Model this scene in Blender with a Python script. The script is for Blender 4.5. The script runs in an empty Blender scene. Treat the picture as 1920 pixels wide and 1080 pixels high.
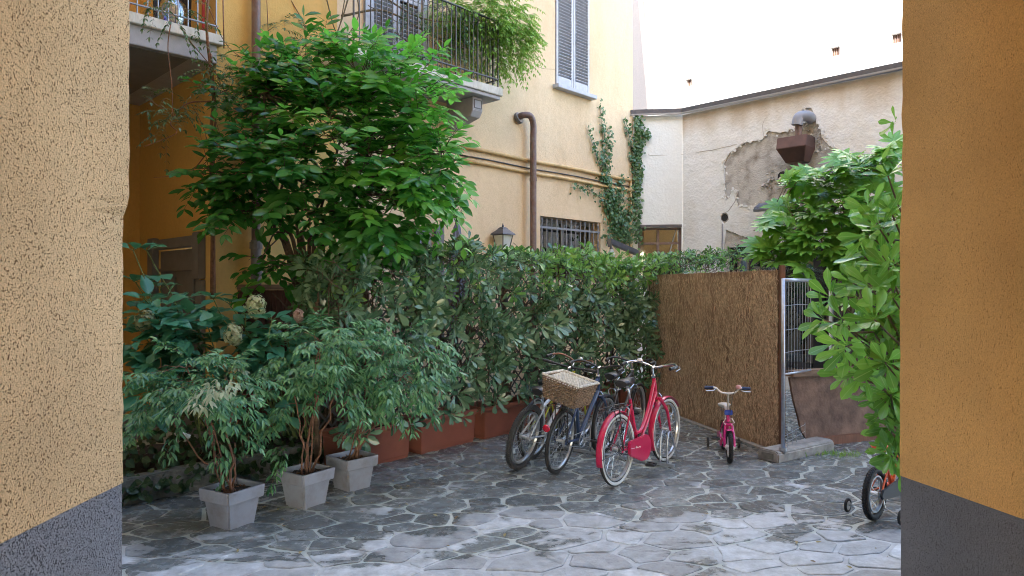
import bpy, bmesh, math, random
import numpy as np
from mathutils import Vector, Matrix, noise
from mathutils.geometry import delaunay_2d_cdt
random.seed(7); RNG = np.random.default_rng(7)
scn = bpy.context.scene
COL = scn.collection
rad = math.radians
pi = math.pi

# ------------------------------------------------------------------ camera, sky, sun
H, F, HOR = 1.85, 1280.0, 540.0
cd = bpy.data.cameras.new('camera'); cam = bpy.data.objects.new('camera', cd); COL.objects.link(cam)
cam.location = (0, 0, H); cam.rotation_euler = (rad(90), 0, 0)
cd.sensor_width = 36; cd.lens = 24; cd.clip_start = 0.05; cd.clip_end = 500
scn.camera = cam
SUN_EL, SUN_AZ = 32.0, math.degrees(math.atan2(0.2275, 0.974))      # travel direction of the light over the ground
w = bpy.data.worlds.new('World'); scn.world = w; w.use_nodes = True
nt = w.node_tree
sky = nt.nodes.new('ShaderNodeTexSky'); sky.sky_type = 'NISHITA'; sky.sun_disc = False
sky.sun_elevation = rad(SUN_EL); sky.sun_rotation = rad(180 + SUN_AZ)
sky.air_density = 1.0; sky.dust_density = 1.2; sky.ozone_density = 1.0
nt.links.new(sky.outputs[0], nt.nodes['Background'].inputs[0]); nt.nodes['Background'].inputs[1].default_value = 0.15
sl = bpy.data.lights.new('sun', 'SUN'); sun = bpy.data.objects.new('sun', sl); COL.objects.link(sun)
sl.energy = 2.0; sl.angle = rad(0.53); sl.color = (1, .95, .88)
sd = Vector((0.2275*math.cos(rad(SUN_EL)), 0.974*math.cos(rad(SUN_EL)), -math.sin(rad(SUN_EL))))
sun.rotation_euler = sd.to_track_quat('-Z', 'Y').to_euler(); sun.location = (0, -10, 40)
scn.view_settings.view_transform = 'Standard'; scn.view_settings.look = 'None'
scn.view_settings.exposure = 3.35; scn.view_settings.gamma = 1.0; scn.view_settings.use_curve_mapping = False
scn.cycles.use_denoising = True; scn.cycles.filter_width = 1.0
scn.cycles.max_bounces = 8; scn.cycles.diffuse_bounces = 5; scn.cycles.glossy_bounces = 3
scn.cycles.transmission_bounces = 4; scn.cycles.transparent_max_bounces = 8
scn.cycles.sample_clamp_indirect = 6; scn.cycles.caustics_reflective = False; scn.cycles.caustics_refractive = False

# ------------------------------------------------------------------ helpers
def V(*a): return Vector(a)
def P(px, py, Y):                      # the point seen at a pixel of the photograph, Y metres into the court
    return V((px-960)/F*Y, Y, H-(py-HOR)/F*Y)
def G(px, py):                         # the ground point seen there
    Y = H*F/(py-HOR); return V((px-960)/F*Y, Y, 0)
def PIX(p):
    Y = max(p[1], .01); return (960+p[0]/Y*F, HOR-(p[2]-H)/Y*F)

def tag(o, label=None, cat=None, group=None, kind=None):
    if label: o['label'] = label
    if cat: o['category'] = cat
    if group: o['group'] = group
    if kind: o['kind'] = kind
    return o
ROOT = {}
def thing(name, loc, label, cat, group=None, rz=0.0, lean=0.0, kind=None):
    o = bpy.data.objects.new(name, None); COL.objects.link(o); o.empty_display_size = .1
    o.location = loc; o.rotation_euler = (lean, 0, rz)
    ROOT[o.name] = Matrix.Translation(Vector(loc)) @ Matrix.Rotation(rz, 4, 'Z') @ Matrix.Rotation(lean, 4, 'X')
    return tag(o, label, cat, group, kind)
def rootm(o):
    while o is not None:
        if o.name in ROOT: return ROOT[o.name]
        o = o.parent
    return Matrix.Identity(4)

class MB:
    def __init__(s): s.v = []; s.f = []; s.m = []; s.mi = 0
    def add(s, vs, fs):
        n = len(s.v); s.v += [tuple(v) for v in vs]
        for f in fs: s.f.append(tuple(i+n for i in f)); s.m.append(s.mi)
        return s
    def box(s, c, d, R=None):
        x, y, z = d[0]/2, d[1]/2, d[2]/2
        vs = [V(a*x, b*y, e*z) for a in (-1, 1) for b in (-1, 1) for e in (-1, 1)]
        if R is not None: vs = [R @ v for v in vs]
        vs = [v+Vector(c) for v in vs]
        return s.add(vs, [(0,1,3,2),(4,6,7,5),(0,4,5,1),(2,3,7,6),(0,2,6,4),(1,5,7,3)])
    def bar(s, a, b, w, h, up=(0,0,1)):         # box from a to b, w wide and h tall
        a = Vector(a); b = Vector(b); x = (b-a); L = x.length; x.normalize()
        y = Vector(up).cross(x)
        if y.length < 1e-4: y = V(0,1,0).cross(x)
        y.normalize(); z = x.cross(y)
        return s.box((a+b)/2, (L, w, h), Matrix((x, y, z)).transposed())
    def tube(s, pts, r, n=8, caps=True, closed=False):
        pts = [Vector(p) for p in pts]; m = len(pts)
        rs = [r]*m if not hasattr(r, '__len__') else list(r)
        base = len(s.v); up = None
        for i, p in enumerate(pts):
            if closed: t = pts[(i+1) % m]-pts[i-1]
            else: t = pts[min(i+1, m-1)]-pts[max(i-1, 0)]
            if t.length < 1e-9: t = V(0,0,1)
            t.normalize()
            if up is None:
                up = V(0,0,1) if abs(t.z) < .9 else V(1,0,0)
            u = up-t*up.dot(t)
            if u.length < 1e-6: u = t.orthogonal()
            u.normalize(); up = u; wv = t.cross(u)
            for k in range(n):
                a = 2*pi*k/n
                s.v.append(tuple(p+(u*math.cos(a)+wv*math.sin(a))*rs[i]))
        for i in range(m if closed else m-1):
            j = (i+1) % m
            for k in range(n):
                k2 = (k+1) % n
                s.f.append((base+i*n+k, base+j*n+k, base+j*n+k2, base+i*n+k2)); s.m.append(s.mi)
        if caps and not closed:
            s.f.append(tuple(base+k for k in range(n))[::-1]); s.m.append(s.mi)
            s.f.append(tuple(base+(m-1)*n+k for k in range(n))); s.m.append(s.mi)
        return s
    def torus(s, c, R, r, axis='Y', n=40, m=8, a0=0, a1=2*pi, sx=1.0):
        full = abs(a1-a0-2*pi) < 1e-6
        pts = []
        for i in range(n if full else n+1):
            a = a0+(a1-a0)*i/n
            pts.append(Vector(c)+(V(math.cos(a)*R, 0, math.sin(a)*R) if axis == 'Y' else V(math.cos(a)*R, math.sin(a)*R, 0) if axis == 'Z' else V(0, math.cos(a)*R, math.sin(a)*R)))
        return s.tube(pts, r, m, closed=full)
    def lathe(s, prof, n=16, c=(0,0,0), M=None):
        b = len(s.v)
        for (r, z) in prof:
            for k in range(n):
                a = 2*pi*k/n; p = V(r*math.cos(a), r*math.sin(a), z)
                if M is not None: p = M @ p
                s.v.append(tuple(p+Vector(c)))
        for i in range(len(prof)-1):
            for k in range(n):
                k2 = (k+1) % n
                s.f.append((b+i*n+k, b+i*n+k2, b+(i+1)*n+k2, b+(i+1)*n+k)); s.m.append(s.mi)
        return s
    def prism(s, poly, axis_vec, org=(0,0,0), ux=(1,0,0), uy=(0,0,1)):   # 2D polygon extruded along a vector
        o = Vector(org); ux = Vector(ux); uy = Vector(uy); e = Vector(axis_vec); n = len(poly)
        vs = [o+ux*a+uy*b for a, b in poly]; vs += [v+e for v in vs]
        fs = [tuple(range(n))[::-1], tuple(range(n, 2*n))]+[(i, (i+1) % n, n+(i+1) % n, n+i) for i in range(n)]
        return s.add(vs, fs)
    def build(s, name, mat, parent=None, smooth=False, world=False, bevel=0, bseg=2):
        me = bpy.data.meshes.new(name)
        vs = s.v
        if world:
            Mi = rootm(parent).inverted()
            a = np.array(Mi); vv = np.array(vs, dtype=float).reshape(-1, 3)
            vs = (vv @ a[:3, :3].T + a[:3, 3]).tolist()
        me.from_pydata(vs, [], s.f)
        mats = mat if isinstance(mat, (list, tuple)) else [mat]
        for m in mats: me.materials.append(m)
        if len(mats) > 1: me.polygons.foreach_set('material_index', s.m)
        if len(s.f) < 60000:
            bm = bmesh.new(); bm.from_mesh(me); bmesh.ops.recalc_face_normals(bm, faces=bm.faces)
            if bevel: bmesh.ops.bevel(bm, geom=[e for e in bm.edges if len(e.link_faces) == 2 and e.calc_face_angle(0) > .5], offset=bevel, segments=bseg, affect='EDGES', clamp_overlap=True)
            bm.to_mesh(me); bm.free()
        if smooth:
            me.polygons.foreach_set('use_smooth', [True]*len(me.polygons))
            if smooth == 'auto': me.set_sharp_from_angle(angle=rad(40))
        me.update()
        o = bpy.data.objects.new(name, me); COL.objects.link(o)
        if parent is not None: o.parent = parent
        return o
def smoothpath(pts, k=6):
    pts = [Vector(p) for p in pts]
    if len(pts) < 3: return pts
    q = [pts[0]*2-pts[1]]+pts+[pts[-1]*2-pts[-2]]; out = []
    for i in range(1, len(q)-2):
        for j in range(k):
            t = j/k; a, b, c, d = q[i-1], q[i], q[i+1], q[i+2]
            out.append(.5*((2*b)+(c-a)*t+(2*a-5*b+4*c-d)*t*t+(3*b-a-3*c+d)*t**3))
    out.append(pts[-1]); return out

# ------------------------------------------------------------------ materials
def mat(name, col=(.5,.5,.5), rough=.6, metal=0.0, spec=.5, var=0.0, vscale=8.0, bump=0.0, bscale=60.0, dirt=None, dscale=2.0, damt=.5, coat=0.0, detail=4, rnd=0.0, stretch=None):
    m = bpy.data.materials.new(name); m.use_nodes = True
    nt = m.node_tree; N = nt.nodes; L = nt.links; b = N['Principled BSDF']
    b.inputs['Roughness'].default_value = rough; b.inputs['Metallic'].default_value = metal
    b.inputs['Specular IOR Level'].default_value = spec; b.inputs['Coat Weight'].default_value = coat
    geo = N.new('ShaderNodeNewGeometry'); pos = geo.outputs['Position']
    if stretch:
        mp = N.new('ShaderNodeMapping'); mp.inputs['Scale'].default_value = stretch; L.new(pos, mp.inputs[0]); pos = mp.outputs[0]
    c = None
    rgb = N.new('ShaderNodeRGB'); rgb.outputs[0].default_value = (*col, 1); c = rgb.outputs[0]
    if dirt is not None:
        n = N.new('ShaderNodeTexNoise'); n.inputs['Scale'].default_value = dscale; n.inputs['Detail'].default_value = 6; n.inputs['Roughness'].default_value = .65; L.new(pos, n.inputs[0])
        r = N.new('ShaderNodeMapRange'); r.inputs[1].default_value = .45; r.inputs[2].default_value = .7; r.inputs[4].default_value = damt; L.new(n.outputs[0], r.inputs[0])
        mx = N.new('ShaderNodeMix'); mx.data_type = 'RGBA'; L.new(r.outputs[0], mx.inputs[0]); L.new(c, mx.inputs[6]); mx.inputs[7].default_value = (*dirt, 1); c = mx.outputs[2]
    if var or rnd:
        val = None
        if var:
            n = N.new('ShaderNodeTexNoise'); n.inputs['Scale'].default_value = vscale; n.inputs['Detail'].default_value = detail; L.new(pos, n.inputs[0])
            r = N.new('ShaderNodeMapRange'); r.inputs[1].default_value = .25; r.inputs[2].default_value = .75; r.inputs[3].default_value = 1-var; r.inputs[4].default_value = 1+var; L.new(n.outputs[0], r.inputs[0]); val = r.outputs[0]
        if rnd:
            oi = N.new('ShaderNodeObjectInfo'); r2 = N.new('ShaderNodeMapRange'); r2.inputs[3].default_value = 1-rnd; r2.inputs[4].default_value = 1+rnd; L.new(oi.outputs['Random'], r2.inputs[0])
            if val is None: val = r2.outputs[0]
            else:
                mm = N.new('ShaderNodeMath'); mm.operation = 'MULTIPLY'; L.new(val, mm.inputs[0]); L.new(r2.outputs[0], mm.inputs[1]); val = mm.outputs[0]
        mu = N.new('ShaderNodeVectorMath'); mu.operation = 'SCALE'; L.new(c, mu.inputs[0]); L.new(val, mu.inputs['Scale']); c = mu.outputs[0]
    L.new(c, b.inputs['Base Color'])
    if bump:
        n = N.new('ShaderNodeTexNoise'); n.inputs['Scale'].default_value = bscale; n.inputs['Detail'].default_value = 5; L.new(pos, n.inputs[0])
        bu = N.new('ShaderNodeBump'); bu.inputs['Strength'].default_value = min(1, bump); bu.inputs['Distance'].default_value = .01; L.new(n.outputs[0], bu.inputs['Height']); L.new(bu.outputs[0], b.inputs['Normal'])
    return m

def roughcast(name, col, pit, size=1.0, strength=1.0, streak=1.0, big=.08, thr=.345, grain=.28):
    """pitted hand-thrown plaster: pits in a darker colour, broad uneven tone"""
    m = bpy.data.materials.new(name); m.use_nodes = True
    nt = m.node_tree; N = nt.nodes; L = nt.links; b = N['Principled BSDF']; b.inputs['Roughness'].default_value = .9; b.inputs['Specular IOR Level'].default_value = .2
    geo = N.new('ShaderNodeNewGeometry')
    mp = N.new('ShaderNodeMapping'); mp.inputs['Scale'].default_value = (1, 1, 1/streak); L.new(geo.outputs['Position'], mp.inputs[0])
    nz = N.new('ShaderNodeTexNoise'); nz.inputs['Scale'].default_value = 108/size; nz.inputs['Detail'].default_value = 5; nz.inputs['Roughness'].default_value = .55; L.new(mp.outputs[0], nz.inputs[0])
    nf = N.new('ShaderNodeTexNoise'); nf.inputs['Scale'].default_value = 190/size; nf.inputs['Detail'].default_value = 4; L.new(mp.outputs[0], nf.inputs[0])
    pr = N.new('ShaderNodeMapRange'); pr.inputs[1].default_value = thr; pr.inputs[2].default_value = thr+.09; L.new(nz.outputs[0], pr.inputs[0])
    lg = N.new('ShaderNodeTexNoise'); lg.inputs['Scale'].default_value = 1.3; lg.inputs['Detail'].default_value = 5; L.new(geo.outputs['Position'], lg.inputs[0])
    lr = N.new('ShaderNodeMapRange'); lr.inputs[1].default_value = .3; lr.inputs[2].default_value = .7; lr.inputs[3].default_value = 1-big; lr.inputs[4].default_value = 1+big; L.new(lg.outputs[0], lr.inputs[0])
    mx = N.new('ShaderNodeMix'); mx.data_type = 'RGBA'; L.new(pr.outputs[0], mx.inputs[0]); mx.inputs[6].default_value = (*pit, 1); mx.inputs[7].default_value = (*col, 1)
    gr = N.new('ShaderNodeMapRange'); gr.inputs[1].default_value = .3; gr.inputs[2].default_value = .7; gr.inputs[3].default_value = 1-grain; gr.inputs[4].default_value = 1+grain; L.new(nf.outputs[0], gr.inputs[0])
    gm = N.new('ShaderNodeMath'); gm.operation = 'MULTIPLY'; L.new(gr.outputs[0], gm.inputs[0]); L.new(lr.outputs[0], gm.inputs[1])
    sc = N.new('ShaderNodeVectorMath'); sc.operation = 'SCALE'; L.new(mx.outputs[2], sc.inputs[0]); L.new(gm.outputs[0], sc.inputs['Scale']); L.new(sc.outputs[0], b.inputs['Base Color'])
    ad = N.new('ShaderNodeMath'); ad.operation = 'MULTIPLY_ADD'; L.new(nf.outputs[0], ad.inputs[0]); ad.inputs[1].default_value = .7; L.new(pr.outputs[0], ad.inputs[2])
    bu = N.new('ShaderNodeBump'); bu.inputs['Strength'].default_value = strength; bu.inputs['Distance'].default_value = .006*size; L.new(ad.outputs[0], bu.inputs['Height']); L.new(bu.outputs[0], b.inputs['Normal'])
    return m

def plaster(name, col, stain, smooth_bump=.4, stain_amt=.5, streak=3.0, fine=40, sscale=1.2):
    m = bpy.data.materials.new(name); m.use_nodes = True
    nt = m.node_tree; N = nt.nodes; L = nt.links; b = N['Principled BSDF']; b.inputs['Roughness'].default_value = .85; b.inputs['Specular IOR Level'].default_value = .25
    geo = N.new('ShaderNodeNewGeometry')
    mp = N.new('ShaderNodeMapping'); mp.inputs['Scale'].default_value = (1, 1, 1/streak); L.new(geo.outputs['Position'], mp.inputs[0])
    n1 = N.new('ShaderNodeTexNoise'); n1.inputs['Scale'].default_value = sscale; n1.inputs['Detail'].default_value = 7; n1.inputs['Roughness'].default_value = .6; L.new(mp.outputs[0], n1.inputs[0])
    r1 = N.new('ShaderNodeMapRange'); r1.inputs[1].default_value = .45; r1.inputs[2].default_value = .75; r1.inputs[4].default_value = stain_amt; L.new(n1.outputs[0], r1.inputs[0])
    mx = N.new('ShaderNodeMix'); mx.data_type = 'RGBA'; L.new(r1.outputs[0], mx.inputs[0]); mx.inputs[6].default_value = (*col, 1); mx.inputs[7].default_value = (*stain, 1)
    n3 = N.new('ShaderNodeTexNoise'); n3.inputs['Scale'].default_value = 22; n3.inputs['Detail'].default_value = 6; L.new(geo.outputs['Position'], n3.inputs[0])
    r3 = N.new('ShaderNodeMapRange'); r3.inputs[3].default_value = .9; r3.inputs[4].default_value = 1.1; L.new(n3.outputs[0], r3.inputs[0])
    sc = N.new('ShaderNodeVectorMath'); sc.operation = 'SCALE'; L.new(mx.outputs[2], sc.inputs[0]); L.new(r3.outputs[0], sc.inputs['Scale']); L.new(sc.outputs[0], b.inputs['Base Color'])
    n2 = N.new('ShaderNodeTexNoise'); n2.inputs['Scale'].default_value = fine; n2.inputs['Detail'].default_value = 6; L.new(geo.outputs['Position'], n2.inputs[0])
    n4 = N.new('ShaderNodeTexNoise'); n4.inputs['Scale'].default_value = 3.5; n4.inputs['Detail'].default_value = 4; L.new(geo.outputs['Position'], n4.inputs[0])
    ad = N.new('ShaderNodeMath'); ad.operation = 'MULTIPLY_ADD'; L.new(n4.outputs[0], ad.inputs[0]); ad.inputs[1].default_value = 3.0; L.new(n2.outputs[0], ad.inputs[2])
    bu = N.new('ShaderNodeBump'); bu.inputs['Strength'].default_value = smooth_bump; bu.inputs['Distance'].default_value = .012; L.new(ad.outputs[0], bu.inputs['Height']); L.new(bu.outputs[0], b.inputs['Normal'])
    return m

def leafmat(name, c1, c2, trans=(.1,.3,.04), tw=.25, rough=.35, vein=(.2,.35,.15), vw=.3, back=None, spec=.5):
    """leaf: colour varies leaf by leaf, pale midrib, light through the blade"""
    m = bpy.data.materials.new(name); m.use_nodes = True
    nt = m.node_tree; N = nt.nodes; L = nt.links; b = N['Principled BSDF']; out = N['Material Output']
    geo = N.new('ShaderNodeNewGeometry'); oi = N.new('ShaderNodeObjectInfo')
    a = N.new('ShaderNodeMath'); a.operation = 'ADD'; L.new(geo.outputs['Random Per Island'], a.inputs[0]); L.new(oi.outputs['Random'], a.inputs[1])
    fr = N.new('ShaderNodeMath'); fr.operation = 'FRACT'; L.new(a.outputs[0], fr.inputs[0])
    mx = N.new('ShaderNodeMix'); mx.data_type = 'RGBA'; L.new(fr.outputs[0], mx.inputs[0]); mx.inputs[6].default_value = (*c1, 1); mx.inputs[7].default_value = (*c2, 1)
    uv = N.new('ShaderNodeUVMap'); uv.uv_map = 'UVMap'; sp = N.new('ShaderNodeSeparateXYZ'); L.new(uv.outputs[0], sp.inputs[0])
    ab = N.new('ShaderNodeMath'); ab.operation = 'ABSOLUTE'; L.new(sp.outputs[1], ab.inputs[0])
    vr = N.new('ShaderNodeMapRange'); vr.inputs[1].default_value = .04; vr.inputs[2].default_value = .12; vr.inputs[3].default_value = vw; vr.inputs[4].default_value = 0; L.new(ab.outputs[0], vr.inputs[0])
    mv = N.new('ShaderNodeMix'); mv.data_type = 'RGBA'; L.new(vr.outputs[0], mv.inputs[0]); L.new(mx.outputs[2], mv.inputs[6]); mv.inputs[7].default_value = (*vein, 1)
    c = mv.outputs[2]
    if back is not None:
        mb = N.new('ShaderNodeMix'); mb.data_type = 'RGBA'; L.new(geo.outputs['Backfacing'], mb.inputs[0]); L.new(c, mb.inputs[6]); mb.inputs[7].default_value = (*back, 1); c = mb.outputs[2]
    L.new(c, b.inputs['Base Color']); b.inputs['Roughness'].default_value = rough; b.inputs['Specular IOR Level'].default_value = spec
    t = N.new('ShaderNodeBsdfTranslucent'); t.inputs[0].default_value = (*trans, 1)
    ms = N.new('ShaderNodeMixShader'); ms.inputs[0].default_value = tw; L.new(b.outputs[0], ms.inputs[1]); L.new(t.outputs[0], ms.inputs[2]); L.new(ms.outputs[0], out.inputs[0])
    return m

def glassmat(name, col=(.6,.7,.7), rough=.05, alpha=.35):
    m = bpy.data.materials.new(name); m.use_nodes = True
    nt = m.node_tree; N = nt.nodes; L = nt.links; out = N['Material Output']; N.remove(N['Principled BSDF'])
    g = N.new('ShaderNodeBsdfGlossy'); g.inputs['Roughness'].default_value = rough; g.inputs[0].default_value = (.9,.95,1,1)
    t = N.new('ShaderNodeBsdfTransparent'); t.inputs[0].default_value = (*col, 1)
    fz = N.new('ShaderNodeFresnel'); fz.inputs[0].default_value = 1.5
    r = N.new('ShaderNodeMapRange'); r.inputs[3].default_value = alpha*.4; r.inputs[4].default_value = 1; L.new(fz.outputs[0], r.inputs[0])
    ms = N.new('ShaderNodeMixShader'); L.new(r.outputs[0], ms.inputs[0]); L.new(t.outputs[0], ms.inputs[1]); L.new(g.outputs[0], ms.inputs[2]); L.new(ms.outputs[0], out.inputs[0])
    return m

M = {}
M['arch_left'] = roughcast('pitted_ochre_plaster', (.72,.50,.27), (.20,.10,.04), 1.0, 1.0, big=.10, thr=.335, grain=.22)
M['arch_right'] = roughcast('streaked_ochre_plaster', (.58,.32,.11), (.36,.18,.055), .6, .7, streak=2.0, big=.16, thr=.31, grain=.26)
M['dado'] = roughcast('rough_grey_dado', (.25,.255,.275), (.05,.05,.06), .8, 1.0, big=.12, thr=.36, grain=.4)
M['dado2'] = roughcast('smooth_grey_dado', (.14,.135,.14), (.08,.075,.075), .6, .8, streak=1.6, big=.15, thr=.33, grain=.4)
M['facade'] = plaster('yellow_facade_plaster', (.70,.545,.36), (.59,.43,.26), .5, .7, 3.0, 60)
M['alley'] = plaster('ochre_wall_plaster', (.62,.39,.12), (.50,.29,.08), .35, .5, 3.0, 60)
M['facade_shaded'] = plaster('shaded_facade_plaster', (.66,.43,.15), (.50,.31,.10), .35, .6, 3.0, 60)  # darker facade copy, shade of tree and balcony put into its colour
M['pale'] = plaster('flaking_cream_plaster', (.76,.78,.78), (.60,.58,.51), .8, .75, 3.0, 25)
M['pale2'] = plaster('pale_green_plaster', (.75,.77,.74), (.68,.68,.62), .35, .4, 3.0, 25)
M['white'] = plaster('white_render', (.74,.72,.69), (.68,.66,.61), .2, .4, 3.0, 25)
M['render'] = plaster('bare_grey_render', (.52,.51,.48), (.17,.14,.11), 1.0, .9, 1.0, 45, 5.5)
M['conc'] = mat('concrete', (.34,.33,.31), .9, var=.25, vscale=14, bump=.6, bscale=70, dirt=(.14,.14,.12), dscale=5, damt=.6)
M['conc_dark'] = mat('mossy_concrete', (.20,.20,.18), .9, var=.35, vscale=18, bump=.8, bscale=60, dirt=(.05,.06,.035), dscale=4, damt=.7)
M['slab'] = mat('balcony_slab', (.62,.60,.55), .85, var=.08, vscale=20, bump=.3, dirt=(.30,.30,.22), dscale=7, damt=.6, stretch=(1,1,.3))
M['slabgrey'] = mat('grey_painted_concrete', (.40,.40,.43), .8, var=.1, vscale=10, bump=.2)
M['soffit'] = mat('grey_soffit', (.22,.22,.22), .9, var=.1, vscale=6, bump=.2)
M['zinc'] = mat('dark_zinc', (.10,.10,.115), .45, metal=.4, var=.15, vscale=12)
M['zincl'] = mat('light_zinc_edge', (.30,.31,.33), .4, metal=.5, var=.1)
M['brownpipe'] = mat('brown_painted_pipe', (.16,.10,.09), .5, var=.15, vscale=20, dirt=(.22,.20,.19), dscale=9, damt=.5)
M['greypipe'] = mat('grey_cast_iron', (.16,.15,.15), .55, var=.2, vscale=20)
M['pvc'] = mat('grey_plastic_pipe', (.25,.27,.32), .4, var=.1)
M['ochrepipe'] = mat('painted_wall_pipe', (.60,.42,.20), .6, var=.12, vscale=14, dirt=(.3,.2,.1), dscale=6, damt=.5)
M['shutter'] = mat('grey_blue_shutter_paint', (.42,.44,.50), .55, var=.1, vscale=9, dirt=(.25,.26,.28), dscale=12, damt=.35)
M['doorgrey'] = mat('dark_grey_door_paint', (.17,.165,.17), .6, var=.12, vscale=7)
M['iron'] = mat('wrought_iron', (.085,.08,.08), .5, metal=.3, var=.2)
M['ironl'] = mat('weathered_grey_iron', (.30,.32,.36), .45, metal=.5, var=.15)
M['galv'] = mat('galvanised_steel', (.42,.45,.50), .38, metal=.8, var=.15, vscale=30)
M['dark'] = mat('dark_interior', (.03,.03,.032), .8)
M['black'] = mat('black_paint', (.02,.02,.022), .35)
M['grey_in'] = mat('interior_floor', (.5,.5,.52), .3, var=.1)
M['glass'] = glassmat('window_glass', (.55,.62,.64), .03, .5)
M['frost'] = mat('frosted_lantern_glass', (.62,.66,.64), .35, var=.06)
M['bark'] = mat('brown_bark', (.10,.07,.05), .85, var=.35, vscale=30, bump=.6, bscale=80)
M['barkred'] = mat('reddish_bark', (.20,.10,.06), .8, var=.35, vscale=30, bump=.5, bscale=80)
M['stem'] = mat('woody_stem', (.13,.10,.055), .7, var=.3, vscale=20)
M['greenstem'] = mat('green_stem', (.12,.17,.05), .6, var=.2)
M['terra'] = mat('terracotta_plastic', (.25,.085,.058), .55, var=.12, vscale=5, dirt=(.20,.08,.055), dscale=3, damt=.6, bump=.15, bscale=150)
M['pot'] = mat('pale_grey_plastic_pot', (.30,.31,.355), .55, var=.05, vscale=9, dirt=(.20,.19,.18), dscale=6, damt=.8, bump=.12, bscale=200)
M['soil'] = mat('dark_potting_soil', (.035,.024,.016), .95, var=.5, vscale=60, bump=1, bscale=50)
M['wood'] = mat('weathered_wood', (.20,.13,.085), .75, var=.3, vscale=6, bump=.4, bscale=30, stretch=(1,1,6))
M['rawwood'] = mat('brown_wood_post', (.19,.085,.05), .7, var=.25, vscale=8, bump=.3, stretch=(6,6,1))
# ------------------------------------------------------------------ walls with openings
def pip(x, y, poly):
    c = False; n = len(poly)
    for i in range(n):
        x1, y1 = poly[i]; x2, y2 = poly[(i+1) % n]
        if (y1 > y) != (y2 > y) and x < (x2-x1)*(y-y1)/(y2-y1)+x1: c = not c
    return c
def wallmesh(O, d, outline, holes, thick, n, off=0.0, mb=None):
    """wall standing on the line O + u d, outline and holes in (u, z); front face at off along n, thickness behind it"""
    mb = mb or MB(); d = Vector((d[0], d[1], 0)).normalized(); n = Vector((n[0], n[1], 0)).normalized(); O = Vector((O[0], O[1], 0))
    polys = [outline]+holes; vs = []; es = []
    for p in polys:
        b = len(vs); vs += [Vector(q) for q in p]; es += [(b+i, b+(i+1) % len(p)) for i in range(len(p))]
    r = delaunay_2d_cdt(vs, es, [], 0, 1e-5)
    v2 = r[0]; tris = []
    for t in r[2]:
        cx = sum(v2[i][0] for i in t)/3; cy = sum(v2[i][1] for i in t)/3
        if pip(cx, cy, outline) and not any(pip(cx, cy, h) for h in holes): tris.append(tuple(t))
    A = [O+d*v[0]+n*off+V(0,0,v[1]) for v in v2]; k = len(A); B = [a-n*thick for a in A]
    cnt = {}
    for t in tris:
        for i in range(3):
            e = (t[i], t[(i+1) % 3]); cnt[e] = cnt.get(e, 0)+1
    fs = list(tris)+[tuple(k+i for i in t[::-1]) for t in tris]
    for (a, b) in cnt:
        if (b, a) not in cnt: fs.append((b, a, k+a, k+b))
    mb.add(A+B, fs); return mb
def rect(u0, u1, z0, z1): return [(u0, z0), (u1, z0), (u1, z1), (u0, z1)]
def jag(poly, step=.08, amp=.02, seed=1):
    out = []; n = len(poly); rr = random.Random(seed)
    for i in range(n):
        a = Vector(poly[i]); b = Vector(poly[(i+1) % n]); L = (b-a).length; k = max(1, int(L/step)); t = (b-a)/max(L, 1e-6); nn = Vector((-t.y, t.x))
        for j in range(k):
            p = a+(b-a)*j/k
            if j or True: p = p+nn*rr.uniform(-amp, amp)+t*rr.uniform(-amp, amp)*.5
            out.append((p.x, p.y))
    return out

FO = V(.497, 12, 0); FD = V(.696, .718, 0).normalized(); FN = V(FD.y, -FD.x, 0)       # main facade line, outward normal
CA = V(-3.44, 7.94, 0); CB = V(2.49, 14.06, 0)                                       # its two corners
SD = -FN                                                                             # side wall recedes away
WC = V(3.48, 13.93, 0); WD = V(.705, -.709, 0).normalized(); WN = V(-WD.y*-1, 0, 0)
WN = V(WD.y, -WD.x, 0); WN = WN if WN.y < 0 else -WN                                 # long cream wall, faces the camera
def online(px, py, O, d):
    """(u, z) on the vertical plane through O along d, seen at a pixel"""
    r = (px-960)/F; u = (r*O.y-O.x)/(d.x-r*d.y); Y = O.y+u*d.y
    return (u, H-(py-HOR)/F*Y)
def onf(px, py): return online(px, py, FO, FD)
def onw(px, py): return online(px, py, WC, WD)
def fp(u, z, off=0): return FO+FD*u+FN*off+V(0,0,z)
def wp(u, z, off=0): return WC+WD*u+WN*off+V(0,0,z)
def sp_(s, z, off=0): return CA+SD*s+FD*-off+V(0,0,z)       # side wall: its open side looks along -FD
uA = (CA-FO).dot(FD); uB = (CB-FO).dot(FD)

# ------------------------------------------------------------------ the passage the picture is taken from
arch = thing('archway_building', (0, 3.2, 0), 'ochre plastered building with the open passage framing the whole court', 'building')
def edgewall(x0, sgn, y0, y1, z0, z1, wob, seed, lead=0.0, slope=0.0):
    """passage side wall with a slightly uneven plaster arris at its mouth"""
    rr = random.Random(seed); mb = MB(); zs = [z0+(z1-z0)*i/60 for i in range(61)]
    vs = []; 
    def off(z): 
        t = min(1, max(0, (z-2.19)/.07)); return lead*t+noise.noise(V(seed, z*9, 0))*wob+noise.noise(V(seed, z*45, 3))*wob*.35
    for z in zs:
        o = off(z); 
        vs += [V(x0-slope*(y1-y0)*-1*sgn*0+sgn*0+(slope*(y1-y0)), y0, z), V(x0+sgn*0+slope*.3, y1-.3, z), V(x0+o*-sgn, y1-.012, z), V(x0+(o-.012)*-sgn, y1, z), V(x0+sgn*9, y1, z), V(x0+sgn*9, y0, z)]
    fs = []
    for i in range(60):
        for k in range(6):
            k2 = (k+1) % 6; fs.append((i*6+k, i*6+k2, i*6+6+k2, i*6+6+k))
    fs.append((0,1,2,3,4,5)); fs.append(tuple(360+k for k in range(6)))
    return mb.add(vs, fs)
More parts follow.
